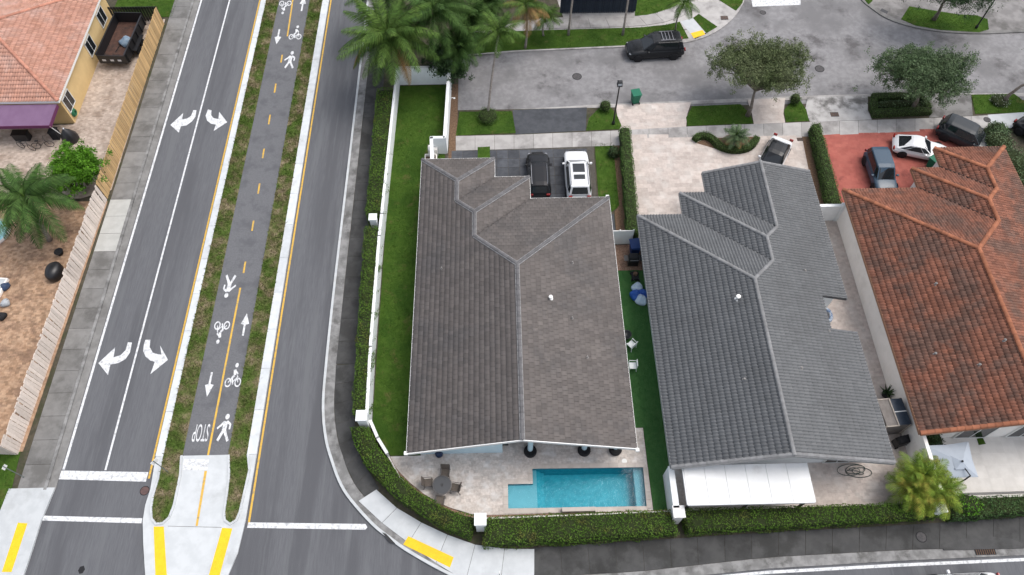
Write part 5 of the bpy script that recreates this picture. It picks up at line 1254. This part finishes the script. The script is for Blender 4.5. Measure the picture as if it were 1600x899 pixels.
for s_ in (-1, 1): MB().box((s_ * .55, 0, .75), (.3, .5, .04)).build('side_shelf', m_black, gr_)
mw2 = thing('lawn_mower', 'dark lawn mower in the side yard beside the blue sacks', 'mower', (9.6, 28.0, .12))
bevel(MB().box((0, 0, .22), (.5, .7, .22)).build('deck', m_rubber, mw2), .06); MB().lathe([(.16, 0), (.16, .16), (.1, .2)], 14, c=(0, .05, .33)).build('engine', m_rust, mw2)
for x in (-.27, .27):
    for y in (-.3, .3): MB().lathe([(.11, -.03), (.12, 0), (.11, .03)], 12, c=(x, y, .12), axis='X').build('wheel', m_rubber, mw2)
MB().tube([(-.2, -.3, .3), (-.2, -.9, .9), (.2, -.9, .9), (.2, -.3, .3)], .018, 6).build('handle', m_black, mw2)
m_sackb = M('blue_sack', (.02, .07, .32), (.04, .12, .42), 4, rough=.5); m_sackw = M('white_sack', (.55, .63, .72), (.45, .55, .68), 6, rough=.5)
for i, (x, y, m_, lb) in enumerate(((9.62, 26.95, m_sackw, 'white plastic sack on top of the blue sacks in the side yard'), (9.5, 26.35, m_sackb, 'blue plastic sack on the turf nearest the brown roof'), (9.95, 26.4, m_sackb, 'blue plastic sack tucked under the slate roof edge'), (9.78, 25.95, m_sackw, 'white plastic sack at the near end of the sack pile'))):
    t = thing('sack', lb, 'sack', (x, y, .12), random.uniform(0, 2), 'plastic sacks in the side yard'); mb = MB().lathe([(.04, 0), (.34, .03), (.38, .2), (.3, .4), (.12, .52), (.03, .6)], 14)
    mb.v = [(a_ * (1 + .18 * math.sin(6 * b_ + 4 * c_)), b_ * (1.25 + .2 * math.sin(5 * a_)), c_ * (1 + .15 * math.sin(7 * a_ + 3 * b_))) for a_, b_, c_ in mb.v]; mb.build('bag', m_, t, smooth=True); MB().lathe([(.05, .55), (.09, .66), (.03, .7)], 8).build('tied_neck', m_, t)
def plastic_chair(c, rz, label):
    t = thing('plastic_chair', label, 'chair', (*c, .12), rz, 'white plastic chairs on the turf strip'); m = M('white_plastic', (.75, .76, .76), rough=.4)
    bevel(MB().box((0, 0, .42), (.48, .46, .04)).build('seat', m, t), .015)
    for i in range(5): MB().box((-.2 + i * .1, -.25, .66), (.055, .03, .46)).build('back_slat', m, t)
    MB().box((0, -.26, .9), (.5, .04, .08)).build('back_rail', m, t)
    for s_ in (-1, 1):
        MB().tube([(s_ * .26, -.25, .66), (s_ * .28, .22, .64), (s_ * .27, .24, 0)], .025, 6).build('arm', m, t); MB().tube([(s_ * .22, -.22, .42), (s_ * .25, -.28, 0)], .025, 6).build('leg', m, t)
plastic_chair((8.72, 22.35), .7, 'white plastic chair under the eave beside a dark planter'); plastic_chair((8.62, 20.75), 1.55, 'slatted white plastic chair under the eave, nearer the pool')
pp = thing('black_pot', 'round black pot beside the white plastic chair', 'pot', (8.45, 23.1, .12)); MB().lathe([(.22, 0), (.33, .45), (.36, .5), (.3, .48), (.28, .4)], 16).build('pot', m_black, pp, smooth=True)
# patio table set
m_wick = M('brown_sling', (.12, .1, .085), (.095, .08, .068), 9, rough=.8); m_tabt = M('bronze_table', (.075, .07, .07), (.1, .094, .092), 6, rough=.45)
tc = at(691, 759, .7); tb = thing('patio_table', 'round dark patio table set for four beside the pool', 'table', (tc.x, tc.y, .124))
MB().lathe([(.58, .68), (.6, .7), (.6, .725), (.56, .735)], 36).build('table_top', m_tabt, tb); MB().lathe([(.54, .735), (.54, .742)], 36).build('glass_inset', M('smoked_glass', (.05, .052, .055), rough=.12, spec=.5), tb); MB().lathe([(.09, .742), (.09, .76)], 16).build('parasol_ring', m_black, tb)
for i in range(4): q = math.pi / 4 + i * math.pi / 2; MB().tube([(.42 * math.cos(q), .42 * math.sin(q), 0), (.3 * math.cos(q), .3 * math.sin(q), .7)], .025, 6).build('leg', m_tabt, tb)
def patio_chair(ang, r, twist, label):
    c = tc + Vector((math.cos(ang) * r, math.sin(ang) * r, 0)); t = thing('patio_chair', label, 'chair', (c.x, c.y, .124), ang - math.pi / 2 + twist, 'brown patio chairs round the table')
    bevel(MB().box((0, -.02, .42), (.52, .5, .04)).build('seat', m_wick, t), .015)
    o = MB().box((0, 0, 0), (.52, .04, .55)).build('backrest', m_wick, t); o.location = (0, .3, .7); o.rotation_euler = (rad(-14), 0, 0)
    for s_ in (-1, 1):
        MB().tube([(s_ * .28, .36, .95), (s_ * .28, .24, .64), (s_ * .28, -.22, .63), (s_ * .28, -.26, 0)], .02, 6).build('arm', m_tabt, t); MB().tube([(s_ * .26, .22, .42), (s_ * .27, .34, 0)], .02, 6).build('leg', m_tabt, t)
patio_chair(rad(80), .86, .1, 'brown patio chair on the house side of the round table'); patio_chair(rad(-8), .82, -.05, 'brown patio chair on the pool side of the round table')
patio_chair(rad(-98), .86, 0, 'brown patio chair on the hedge side of the round table'); patio_chair(rad(165), .92, .35, 'brown patio chair pulled askew on the lawn side of the round table')
# things by the rear wall of house 1
bb = thing('bicycle_helmet_bag', 'dark blue bag leaning against the pale blue rear wall', 'bag', (*at(686, 709, .3)[:2], .124)); mb = MB().lathe([(.05, 0), (.24, .03), (.26, .22), (.16, .42), (.04, .46)], 14); mb.build('bag', M('navy_bag', (.012, .025, .07), (.05, .07, .12), 8, rough=.7), bb, smooth=True); MB().tube([(-.12, 0, .4), (0, 0, .58), (.12, 0, .4)], .015, 6).build('strap', m_black, bb)
fl = thing('pool_skimmer_lid', 'small round pale lid on the paving near the pool corner', 'lid', (*at(975.5, 721, .12)[:2], .126)); MB().lathe([(.17, 0), (.17, .02), (.14, .025)], 18).build('lid', m_fascia, fl)
for px, py, lb in ((955, 803, 'small white round garden light on the pool edging'), (1002, 801, 'small white garden light nearer the speckled post'), (808, 809, 'small white garden light nearer the white wall post')):
    t = thing('garden_light', lb, 'garden light', (*at(px, py, .35)[:2], .11), group='garden lights behind the pool hedge'); MB().lathe([(.03, 0), (.03, .22)], 8).build('stake', m_fascia, t); MB().lathe([(.03, .2), (.09, .24), (.1, .3), (.06, .36), (.01, .38)], 12).build('globe', m_fascia, t, smooth=True)
# cantilever parasol
ub = thing('cantilever_parasol', 'square pale grey cantilever parasol on the white tiled patio', 'parasol', (*at(1484, 762, .12)[:2], .124)); uo = Vector(ub.location)
m_can = M('grey_canvas', (.36, .4, .45), (.34, .38, .43), 2, rough=.85)
C4 = [at(1459, 687, 2.35), at(1530, 679, 2.35), at(1524, 746, 2.35), at(1466, 735, 2.35)]; apex = at(1502, 722, 2.6)
C4 = [apex + Vector((dx, dy, -.45)) for dx, dy in ((-1.55, 1.2), (1.15, 1.4), (1.0, -.8), (-1.3, -.9))]
for i in range(4):
    a, b = C4[i] - uo, C4[(i + 1) % 4] - uo; ap = apex - uo; m_ = (a + b) / 2 + Vector((0, 0, -.02)); m_ = m_.lerp(ap - Vector((0, 0, .55)), .05)
    MB().add([ap, a, m_, b] + [p - Vector((0, 0, .02)) for p in (ap, a, m_, b)], [(0, 2, 1), (0, 3, 2), (4, 5, 6), (4, 6, 7), (1, 2, 6, 5), (2, 3, 7, 6)]).build('canopy_panel', m_can, ub, fix=True)
    MB().tube([ap - Vector((0, 0, .04)), a - Vector((0, 0, .03))], .018, 5).build('rib', m_black, ub)
vt = apex - uo; vents = [vt + Vector((dx * .42, dy * .42, -.13)) for dx, dy in ((-1, 1), (1, 1), (1, -1), (-1, -1))]
for i in range(4): MB().add([vt + Vector((0, 0, .12)), vents[i], vents[(i + 1) % 4]] + [p - Vector((0, 0, .015)) for p in (vt + Vector((0, 0, .12)), vents[i], vents[(i + 1) % 4])], [(0, 1, 2), (3, 5, 4), (1, 4, 5, 2)]).build('vent_panel', m_can, ub, fix=True)
MB().lathe([(.06, .1), (.07, .16), (.03, .22)], 12, c=vt).build('finial', m_black, ub)
MB().tube([(0, 0, 0), (0, -.02, 1.8), (.05, .05, 2.35)], .045, 8).build('mast', m_black, ub); MB().tube([(.05, .05, 2.35), vt + Vector((0, 0, -.1))], .035, 8).build('arm', m_black, ub)
for q in (0, math.pi / 2): MB().box((0, 0, .05), (1.0, .12, .07), rz=q + .3).build('base_foot', m_black, ub)
# shed box, grill, pot plant, hose in house 2 side yard
sh = thing('storage_box', 'grey wooden storage shed with dark panel lid beside the cream wall', 'shed', (24.6, 16.55, .124), rad(4)); m_shed = M('shed_grey', (.16, .145, .135), (.2, .182, .17), 3, rough=.9); m_frame = M('shed_frame', (.42, .37, .32), (.36, .32, .28), 4, rough=.85)
MB().box((0, 0, .85), (1.5, 1.75, 1.7)).build('body', m_shed, sh)
for x in (-.77, .77):
    for y in (-.88, .88): MB().box((x, y, .87), (.09, .09, 1.74)).build('corner_post', m_frame, sh)
for y in (-.45, .45): MB().box((.38, y, 1.77), (.82, .84, .06)).build('lid_panel', M('lid_navy', (.03, .042, .06), (.04, .052, .072), 3, rough=.45), sh)
MB().box((.38, 0, 1.79), (.84, .06, .05)).build('lid_bar', m_fascia, sh); MB().box((-.41, 0, 1.73), (.72, 1.7, .04)).build('roof_board', m_shed, sh); MB().box((-.03, 0, 1.78), (.07, 1.85, .08)).build('ridge_board', m_frame, sh)
for y in (-.9, .9): MB().box((-.38, y, 1.76), (.8, .06, .08)).build('edge_board', m_frame, sh)
gb = thing('kettle_grill', 'black barbecue cart behind the storage shed', 'grill', (*at(1409, 690, .5)[:2], .124), .25)
MB().box((0, 0, .42), (1.0, .5, .6)).build('cart', m_black, gb); bevel(MB().box((-.15, 0, .86), (.66, .52, .3), taper=.82).build('hood', m_rubber, gb), .08); MB().box((.5, 0, .74), (.4, .5, .05)).build('side_shelf', m_black, gb)
for s_ in (-1, 1): MB().lathe([(.12, -.03), (.12, .03)], 12, c=(s_ * .4, -.26, .12), axis='Y').build('wheel', m_rubber, gb)
hz_ = thing('hose_coil', 'loose dark garden hose coiled on the rear patio beside the white cover', 'hose', (*at(1336, 737, .12)[:2], .13))
mb = MB(); P_ = []
for i in range(90):
    q = i * .31; r_ = .42 + .25 * math.sin(q * .37) + .08 * math.sin(q * 1.7); P_.append((r_ * math.cos(q) * 1.35 + .3 * math.sin(q * .21), r_ * .55 * math.sin(q) + .1 * math.cos(q * .3), .02 + .0012 * i))
mb.tube(P_, .022, 5).build('hose', M('hose_dark', (.05, .07, .065), (.09, .12, .11), 4, rough=.5), hz_)
gl_ = thing('blue_box', 'blue and white pool float lying in the notch of the slate roof', 'float', (*at(1291, 492, .3)[:2], .13)); 
mb = MB().tube([(.34 * math.cos(k * math.pi / 9), .5 * math.sin(k * math.pi / 9), .14) for k in range(19)], .13, 8, cap=False); mb.build('ring', M('float_blue', (.06, .13, .28), (.4, .45, .5), 5, rough=.4), gl_, smooth=True)
# left yard oddments
um = thing('closed_umbrella', 'black folded umbrella cover standing by the purple awning', 'umbrella', (-35.35, 42.3, .12)); mb = MB().lathe([(.62, 0), (.66, .15), (.6, .5), (.35, .95), (.12, 1.25), (.03, 1.3)], 22); mb.v = [(x * (1 + .05 * math.sin(8 * math.atan2(y, x))), y * (1 + .05 * math.sin(8 * math.atan2(y, x))), z_) for x, y, z_ in mb.v]; mb.build('cover', m_black, um, smooth=True); MB().lathe([(.06, 1.28), (.07, 1.36), (.03, 1.4)], 10).build('finial', m_lampglass, um)
bc = thing('bicycle', 'black bicycle parked under the purple awning', 'bicycle', (-37.3, 41.5, .12), .2)
for x in (-.52, .52): w2 = MB().tube([(x + .33 * math.cos(k * math.pi / 10), 0, .34 + .33 * math.sin(k * math.pi / 10)) for k in range(21)], .022, 5, cap=False).build('wheel', m_rubber, bc); MB().lathe([(.03, -.04), (.03, .04)], 8, c=(x, 0, .34), axis='Y').build('hub', m_rim, w2)
MB().tube([(-.52, 0, .34), (-.12, 0, .3), (-.22, 0, .8)], .018, 5).build('frame', m_black, bc); MB().tube([(-.12, 0, .3), (.4, 0, .78), (-.2, 0, .72), (-.52, 0, .34)], .018, 5).build('frame', m_black, bc); MB().tube([(.52, 0, .34), (.4, 0, .78), (.36, 0, .98)], .018, 5).build('fork', m_black, bc); MB().tube([(.3, -.28, 1.02), (.36, 0, .98), (.3, .28, 1.02)], .015, 5).build('handlebar', m_black, bc); bevel(MB().box((-.24, 0, .86), (.26, .14, .06)).build('saddle', m_rubber, bc), .02)
b2 = copy_tree(bc); b2.location = (-38.6, 41.35, .12); b2.rotation_euler = (0, 0, -.3); b2['label'] = 'second black bicycle, nearer the left edge under the awning'; bc['group'] = b2['group'] = 'bicycles under the awning'
for i, (x, y, w1, h1, m_, nm, lb) in enumerate(((-36.6, 42.6, .6, .8, m_rubber, 'crate', 'dark crate in the shade just under the purple awning end'), (-39.3, 42.5, 1.2, .7, m_black, 'bench_box', 'long dark box in the shade under the purple awning'))):
    t = thing(nm, lb, 'box', (x, y, .12)); bevel(MB().box((0, 0, h1 / 2), (w1, .6, h1)).build('body', m_, t), .03); MB().box((0, 0, h1 + .03), (w1 + .06, .66, .06)).build('lid', m_, t)
bk = thing('covered_drum', 'large black rounded cover beside the whitewashed fence', 'cover', (*at(86, 426, .4)[:2], .12)); mb = MB().lathe([(.5, 0), (.58, .2), (.56, .6), (.4, .85), (.1, .92)], 22); mb.v = [(x, y * 1.35, z_) for x, y, z_ in mb.v]; mb.build('cover', m_black, bk, smooth=True); MB().tube([(.5 * math.cos(k * math.pi / 9), .68 * math.sin(k * math.pi / 9), .06) for k in range(19)], .03, 5, cap=False).build('hem', m_rubber, bk)
bk2 = thing('plant_pot', 'small dark pot beside the black rounded cover', 'pot', (*at(94, 396, .2)[:2], .12)); MB().lathe([(.2, 0), (.3, .3), (.33, .34), (.28, .33), (.26, .26)], 14).build('pot', m_rubber, bk2, smooth=True)
sl = thing('left_pool', 'corner of a pale blue pool under the coconut palm at the left edge', 'pool', (*at(-12, 365, .12)[:2], .12)); MB().lathe([(1.35, .0), (1.35, .1), (1.2, .12)], 28).build('coping', m_cope, sl); MB().lathe([(1.15, .11), (1.15, .125)], 28).build('water', M('pale_water', (.3, .6, .68), (.36, .65, .72), 3, rough=.1, spec=.6), sl)
for i, (px, py, m_, lb) in enumerate(((8, 449, M('dull_navy_cloth', (.03, .05, .1), (.06, .08, .13), 6), 'dark blue bundle at the left edge of the brown paving'), (9, 475, M('pale_cloth', (.4, .42, .44), (.3, .32, .34), 6), 'pale grey bundle at the left edge of the brown paving'), (4, 495, m_rubber, 'dark bundle at the left edge, lowest of three'))):
    t = thing('bundle', lb, 'bundle', (*at(px, py, .2)[:2], .12), i); mb = MB().lathe([(.05, 0), (.3, .02), (.33, .2), (.2, .34), (.03, .38)], 12); mb.v = [(a_ * (1 + .3 * math.sin(5 * b_)), b_ * (1 + .2 * math.sin(6 * a_)), c_) for a_, b_, c_ in mb.v]; mb.build('cloth', m_, t, smooth=True); MB().tube([(-.3, 0, .3), (0, .02, .36), (.3, 0, .28)], .015, 5).build('cord', m_black, t)
lk = thing('deck_edge', 'pale rounded deck edge at the left border of the brown paving', 'deck', (*at(-12, 470, .12)[:2], .12)); bevel(MB().box((0, 0, .15), (1.0, 3.6, .3), rz=-.12).build('slab', m_wall_cream, lk), .06); MB().box((0, 0, .32), (.8, 3.3, .04), rz=-.12).build('board', m_slab_new, lk)
# signs seen from above
def sign(base, top, label, plate, rz):
    b = at(*base, .1); h = 2.3; t = thing('road_sign', label, 'sign', (b.x, b.y, .1), rz, 'road signs on thin posts'); tp_ = at(*top, h) - b
    MB().tube([(0, 0, 0), (0, 0, h)], .028, 6).build('post', M('galvanised', (.2, .23, .22), rough=.5, metal=.5), t); MB().box((0, .03, h - .25), (plate, .02, plate)).build('plate', m_fascia, t)
sign((263, 738), (222, 724), 'thin road sign on the grass finger of the median', .42, .9); sign((38, 746), (0, 736), 'thin road sign post on the lower left pavement', .3, 1.3); sign((781, 908), (778, 894), 'small road sign post on the corner ramp at the bottom edge', .4, 1.2)
fh = thing('wall_light', 'small white light bracket on the garden wall corner', 'light', (-4.05, 44.9, 1.5)); MB().tube([(-.12, 0, 0), (.1, 0, .1), (.22, 0, .05)], .03, 6).build('bracket', m_fascia, fh); MB().lathe([(.03, 0), (.1, .08), (.03, .16)], 10, c=(.25, 0, -.05)).build('shade', m_fascia, fh)

# ================================================================ VEGETATION
# roadside hedge and curved hedge of house 1
hedge('roadside_hedge', 'long clipped hedge between the pavement and white wall, upper stretch', [(-10.3, 46), (-10.2, 33.0)], [(-8.85, 46), (-8.97, 33.0)], 1.7, m_hedge, group='hedges along the main road')
hedge('roadside_hedge', 'long clipped hedge between the pavement and white wall, lower stretch', [(-10.2, 31.9), (-10.0, 24), (-9.8, 17.4)], [(-9.02, 31.9), (-8.98, 24), (-8.85, 17.4)], 1.7, m_hedge, group='hedges along the main road')
Ah = smooth_line([(-9.95, 16.5), (-8.9, 14.4), (-7.6, 12.9), (-6.3, 11.75), (-5.0, 10.9), (-3.6, 10.15), (-2.3, 9.65)], 30); Bh = smooth_line([(-8.75, 16.5), (-7.95, 15.1), (-6.75, 13.55), (-5.3, 12.3), (-3.9, 11.45), (-2.8, 11.0), (-1.95, 10.85)], 30)
hedge('curved_hedge', 'curved clipped hedge around the patio corner', Ah, Bh, 1.35, m_hedge, group='hedges along the main road')
hedge('pool_hedge', 'broad hedge between the pool and the lower pavement', pts([(756, 858), (900, 852), (1054, 840)], .1), [(-1.2, 10.75), (4, 10.85), (9.65, 10.95)], 1.35, m_hedge, dens=170)
hedge('long_hedge', 'broad hedge behind the slate-roofed house along the lower pavement', pts([(1072, 838), (1250, 829), (1455, 814)], .1), [(10.45, 10.98), (17.5, 11.0), (25.2, 11.05)], 1.3, m_hedge, dens=160)
hedge('right_hedge', 'dark green hedge on the lower right behind the white tiled patio', pts([(1480, 818), (1540, 813), (1640, 804)], .1), [(26.2, 11.3), (29.5, 11.35), (33.5, 11.4)], 1.2, M('deep_hedge_leaf', (.03, .075, .016), (.045, .095, .022), 1.2, tint=.5, rough=.6), dens=150)
hedge('drive_hedge', 'tall clipped hedge between the lawn and the cream driveway', [(9.72, 41.7), (9.25, 31.2)], [(10.55, 41.7), (10.2, 31.2)], 1.25, m_hedge2, dens=190, leaf=.09)
hedge('side_hedge', 'clipped hedge between the cream and red driveways', [(25.45, 41.75), (24.9, 33.1)], [(26.15, 41.75), (25.85, 33.1)], 1.25, m_hedge2, dens=190, leaf=.09)
pxs = [(1360, 153), (1400, 151.5), (1440, 150.5)]
ph = [tuple(at(a, b, .1)[:2]) for a, b in ((1357, 150), (1358, 180), (1385, 182), (1452, 178), (1438, 151))]
hedge('box_hedge', 'low box hedge framing the planter by the second olive tree, street side', pts([(1362, 160), (1442, 157)], .1), pts([(1360, 150), (1440, 148)], .1), .5, m_hedge2, dens=200, leaf=.07, wob=.04, group='planter box hedges')
hedge('box_hedge', 'low box hedge framing the planter by the second olive tree, pavement side', pts([(1362, 186), (1454, 181)], .1), pts([(1360, 176), (1450, 172)], .1), .5, m_hedge2, dens=200, leaf=.07, wob=.04, group='planter box hedges')
hedge('box_hedge', 'short box hedge closing the left end of the planter', pts([(1358, 176), (1358, 160)], .1), pts([(1368, 175), (1368, 160)], .1), .5, m_hedge2, dens=200, leaf=.07, wob=.04, group='planter box hedges')
hedge('box_hedge', 'short box hedge closing the right end of the planter', pts([(1444, 172), (1436, 157)], .1), pts([(1454, 172), (1446, 157)], .1), .5, m_hedge2, dens=200, leaf=.07, wob=.04, group='planter box hedges')
hk = smooth_line(pts([(1084, 221), (1092, 216), (1105, 216), (1116, 224), (1125, 233), (1150, 238), (1172, 232), (1181, 219)], .12), 40)
hedge('island_hedge', 'low curling hedge around the cream driveway island', offset_line(hk, -.28), offset_line(hk, .28), .55, m_hedge2, dens=230, leaf=.07, wob=.03)
struct('mulch_bed', pts([(1088, 224), (1100, 217), (1125, 216), (1178, 214), (1170, 232), (1135, 238), (1115, 232)], .12), .1, .135, m_mulch)
bush('round_bush', 'round clipped bush at the foot of the slender palm', at(762, 186, .1), (.95, .95, .45), m_hedge2, 2200, .07)
bush('small_bush', 'small clipped bush on the lawn beside the lamp post', at(945, 171, .1), (.55, .55, .5), m_hedge2, 900, .07); bush('small_bush', 'small clipped bush at the tip of the narrow lawn by the first olive tree', at(1240, 161, .1), (.5, .5, .55), m_hedge2, 900, .07)
bush('dark_bush', 'ragged dark bush on the mulch beside the drive hedge', at(958, 243, .1), (.5, .55, .5), m_darkleaf, 500, .12)
for px, py, r_, lb in ((1556, 225, 1.3, 'loose grey-green bush between the terracotta roof and the right edge, nearest the pavement'), (1575, 258, 1.5, 'loose grey-green bush along the right side of the terracotta roof'), (1596, 285, 1.4, 'loose grey-green bush furthest down the right side of the terracotta roof'), (1560, 203, .9, 'small grey-green bush in front of the black car')):
    bush('loose_bush', lb, at(px, py, .8), (r_, r_, r_ * .75), m_treeleaf2, 2200, .13, group='grey-green bushes at the right edge')
bush('flower_patch', 'patch of white stones and flowers around the leaning trunk', at(1560, 160, .1), (.9, .8, .3), M('white_flower', (.5, .5, .46), (.1, .15, .06), 9, tint=.4), 260, .1)
bush('planter_plants', 'low mixed plants inside the box hedge planter', at(1398, 167, .1), (2.2, .45, .35), m_treeleaf2, 700, .12)
bush('corner_shrub', 'dark shrub under the parasol beside the areca palm', at(1452, 690, .5), (.7, 1.0, .8), m_darkleaf, 900, .14)
# spiky pot plant
ag = thing('agave', 'spiky dark green potted plant beside the storage shed', 'plant', (*at(1384, 616, .3)[:2], .124)); MB().lathe([(.2, 0), (.28, .3), (.24, .3)], 14).build('pot', m_rubber, ag)
for i in range(16):
    q = i * 2.4; e = .35 + .9 * (i / 16); d_ = Vector((math.cos(q) * math.cos(e), math.sin(q) * math.cos(e), math.sin(e))); sd_ = Vector((-math.sin(q), math.cos(q), 0)) * .05; b_ = Vector((0, 0, .3))
    MB().add([b_ - sd_ * .6, b_ + sd_ * .6, b_ + d_ * .35 + sd_, b_ + d_ * .35 - sd_, b_ + d_ * .75], [(0, 1, 2, 3), (3, 2, 4)], random.random()).build('leaf', m_darkleaf, ag)
# ficus in the left yard
fb_ = at(116, 262, 2.2)
fic = tree('ficus_tree', 'bright green leafy ficus beside the tan fence', (fb_.x, fb_.y, .12), [(0, 0, 0), (.02, 0, .7), (0, .05, 1.4)], [((0, 0, 2.1), (1.2, 1.3, .8)), ((.5, .7, 1.8), (.9, .9, .7)), ((-.6, -.8, 1.7), (1.0, .9, .7)), ((.5, -.7, 1.9), (.9, .9, .7)), ((-.6, .6, 1.9), (.9, .9, .7))], m_bright, 26000, .17, .09, nlimb=16)
# olive-like street trees
def street_tree(base_px, crown_px, zc, rx, ry, rz_, label, mat, n):
    b = at(*base_px, .1); c = at(*crown_px, zc) - b
    cl = []
    for k in range(11):
        q = k * 2.4; f = math.sqrt((k + .5) / 11); cl.append(((c.x + rx * .7 * f * math.cos(q), c.y + ry * .7 * f * math.sin(q), c.z + rz_ * .35 * math.sin(k * 1.9)), (rx * .4, ry * .4, rz_ * .65)))
    tree('olive_tree', label, b, [(0, 0, 0), (.05, 0, .9), (c.x * .15, .1 + c.y * .12, 1.8), (c.x * .4, c.y * .4, 2.7)], cl, mat, n, .13, .17, group='street trees along the side street', nlimb=22)
street_tree((1168, 181), (1188, 100), 4.2, 4.0, 3.1, 1.5, 'airy olive-green street tree over the oval lawn island', m_treeleaf, 70000)
street_tree((1424, 170), (1444, 112), 3.9, 3.9, 3.0, 1.5, 'airy grey-green street tree over the box hedge planter', m_treeleaf2, 70000)
street_tree((1459, 31), (1495, -22), 4.6, 4.4, 2.5, 1.3, 'dark street tree on the north-east corner lawn at the top edge', m_darkleaf, 40000)
street_tree((1566, 161), (1690, 95), 4.6, 3.6, 3.0, 1.4, 'leaning street tree trunk at the right edge among white flowers', m_treeleaf2, 5000)
# palms
palm('coconut_palm', 'big coconut palm hanging over the north end of the white garden wall', (-8.2, 48.9, .1), at(607, 58, 5.6), 32, 4.2, m_frond, .95, .2, 52, key='c', dry=2, elev=(-.45, 1.2))
palm('coconut_palm', 'darker coconut palm just behind the big one at the top edge', (-6.0, 51, .1), at(680, 18, 6.0), 28, 3.9, m_frond_dark, .9, .18, 48, key='k')
palm('coconut_palm', 'coconut palm at the top edge beyond the main road verge', (-9.5, 53.5, .1), at(598, -20, 5.5), 20, 3.8, m_frond_dark, .9, .18, 48, key='k')
palm('slender_palm', 'slender palm with tall bare trunk rising from the round bush', (-1.07, 44.05, .1), at(779, 52, 6.6), 18, 2.3, m_frond, .6, .1, 38, key='s', elev=(-.2, 1.25), bow=.1)
for i, (px, py, zz, lb) in enumerate(((735, 30, 4.2, 'bushy areca clump between the coconut and slender palms'), (715, 75, 3.2, 'bushy areca clump beside the end of the side street'), (760, 8, 4.0, 'bushy areca clump at the top edge behind the slender palm'))):
    c = at(px, py, zz); palm('areca_clump', lb, (c.x, c.y, .1), c, 26, 2.3, m_frond_dark, .75, .12, 34, group='areca clumps at the top edge', key='a', elev=(-.5, 1.3))
c = at(700, 95, 2.6); tree('dark_shrub_tree', 'dense dark leafy tree behind the white end wall', (c.x, c.y + .2, .1), [(0, 0, 0), (0, 0, .8), (0, 0, 1.6)], [((0, 0, 2.6), (1.3, 1.2, 1.0)), ((-.9, .6, 2.3), (1.2, 1, .9)), ((.6, .9, 2.4), (1.1, 1.1, .9)), ((.3, -.6, 1.7), (.9, .6, .8))], m_darkleaf, 10000, .2, .12, nlimb=10)
c = at(852, 28, 2.3); palm('young_palm', 'young palm in the verge at the left end of the navy fence', (at(849, 56, .1).x, at(849, 56, .1).y, .1), c, 15, 1.7, m_frond, .55, .08, 30, key='y', elev=(-.4, 1.1))
c = at(822, 10, 4.5); palm('yellowing_palm', 'palm with yellowing fronds left of the navy fence', (c.x, c.y - .1, .1), c, 16, 2.4, m_frond, .7, .1, 34, key='w', dry=7)
palm('verge_palm', 'pale palm trunk rising from the verge below the navy fence, nearer the young palm', at(888, 55, .1), at(904, -75, 7.0), 16, 2.6, m_frond, .75, .1, 34, key='s', bow=.02, group='tall palms in the north verge')
palm('verge_palm', 'pale palm trunk rising from the verge at the right end of the navy fence', at(973, 55, .1), at(992, -75, 7.0), 16, 2.6, m_frond, .75, .1, 34, key='s', bow=.02, group='tall palms in the north verge')
palm('verge_palm', 'short green palm behind the black SUV', at(1055, 48, .1), at(1068, 6, 3.4), 14, 1.7, m_frond, .55, .07, 30, key='y', elev=(-.5, .9), group='tall palms in the north verge')
palm('coconut_palm', 'coconut palm over the left yard beside the bright green ficus', (at(40, 318, 4.0).x - .2, at(40, 318, 4.0).y - .5, .12), at(40, 310, 4.2), 26, 3.5, m_frond_dark, .9, .16, 46, key='l', dry=1, elev=(-.4, 1.0))
c = at(1150, 214, 1.1); palm('pygmy_palm', 'feathery pygmy palm in the cream driveway island', (c.x, c.y - .1, .13), c, 26, 1.25, m_treeleaf2, .38, .09, 30, key='p', elev=(-.2, 1.2), dry=4, bow=.02)
for i, (px, py, zz, lb) in enumerate(((1440, 745, 2.0, 'yellow-green areca palm leaning over the cream wall end'), (1462, 768, 1.8, 'yellow-green areca palm nearest the lower hedge'), (1424, 765, 1.6, 'yellow-green areca palm on the left of its clump'))):
    c = at(px, py, zz); palm('areca_palm', lb, (c.x, c.y, .12), c, 30, 1.7, m_areca, .55, .07, 30, key='g', elev=(-.1, 1.4), group='yellow-green areca clump', bow=.02)
bush('vine_patch', 'variegated vine spilling onto the hedge right of the areca palm', at(1505, 790, 1.0), (1.0, .7, .5), m_bright, 700, .13, base=.9)
# grass: short blades over lawns and rough medians
grass('lawn_grass', lawnsZ, 150000, m_grass_blade, .07, .115)
grass('median_grass', [[(-21.93, 15.3), (-20.72, 15.3), (-20.72, 62), (-21.93, 62)], [(-17.8, 15.3), (-16.6, 15.3), (-16.6, 62), (-17.8, 62)], fingL, fingR], 60000, m_dry_blade, .12, .115)
grass('verge_grass', [verge_l], 5000, m_grass_blade, .08, .115)
grass('turf_grass', [turf], 25000, m_turf, .05, .116)
# gravel stones in the bed behind the pool hedge
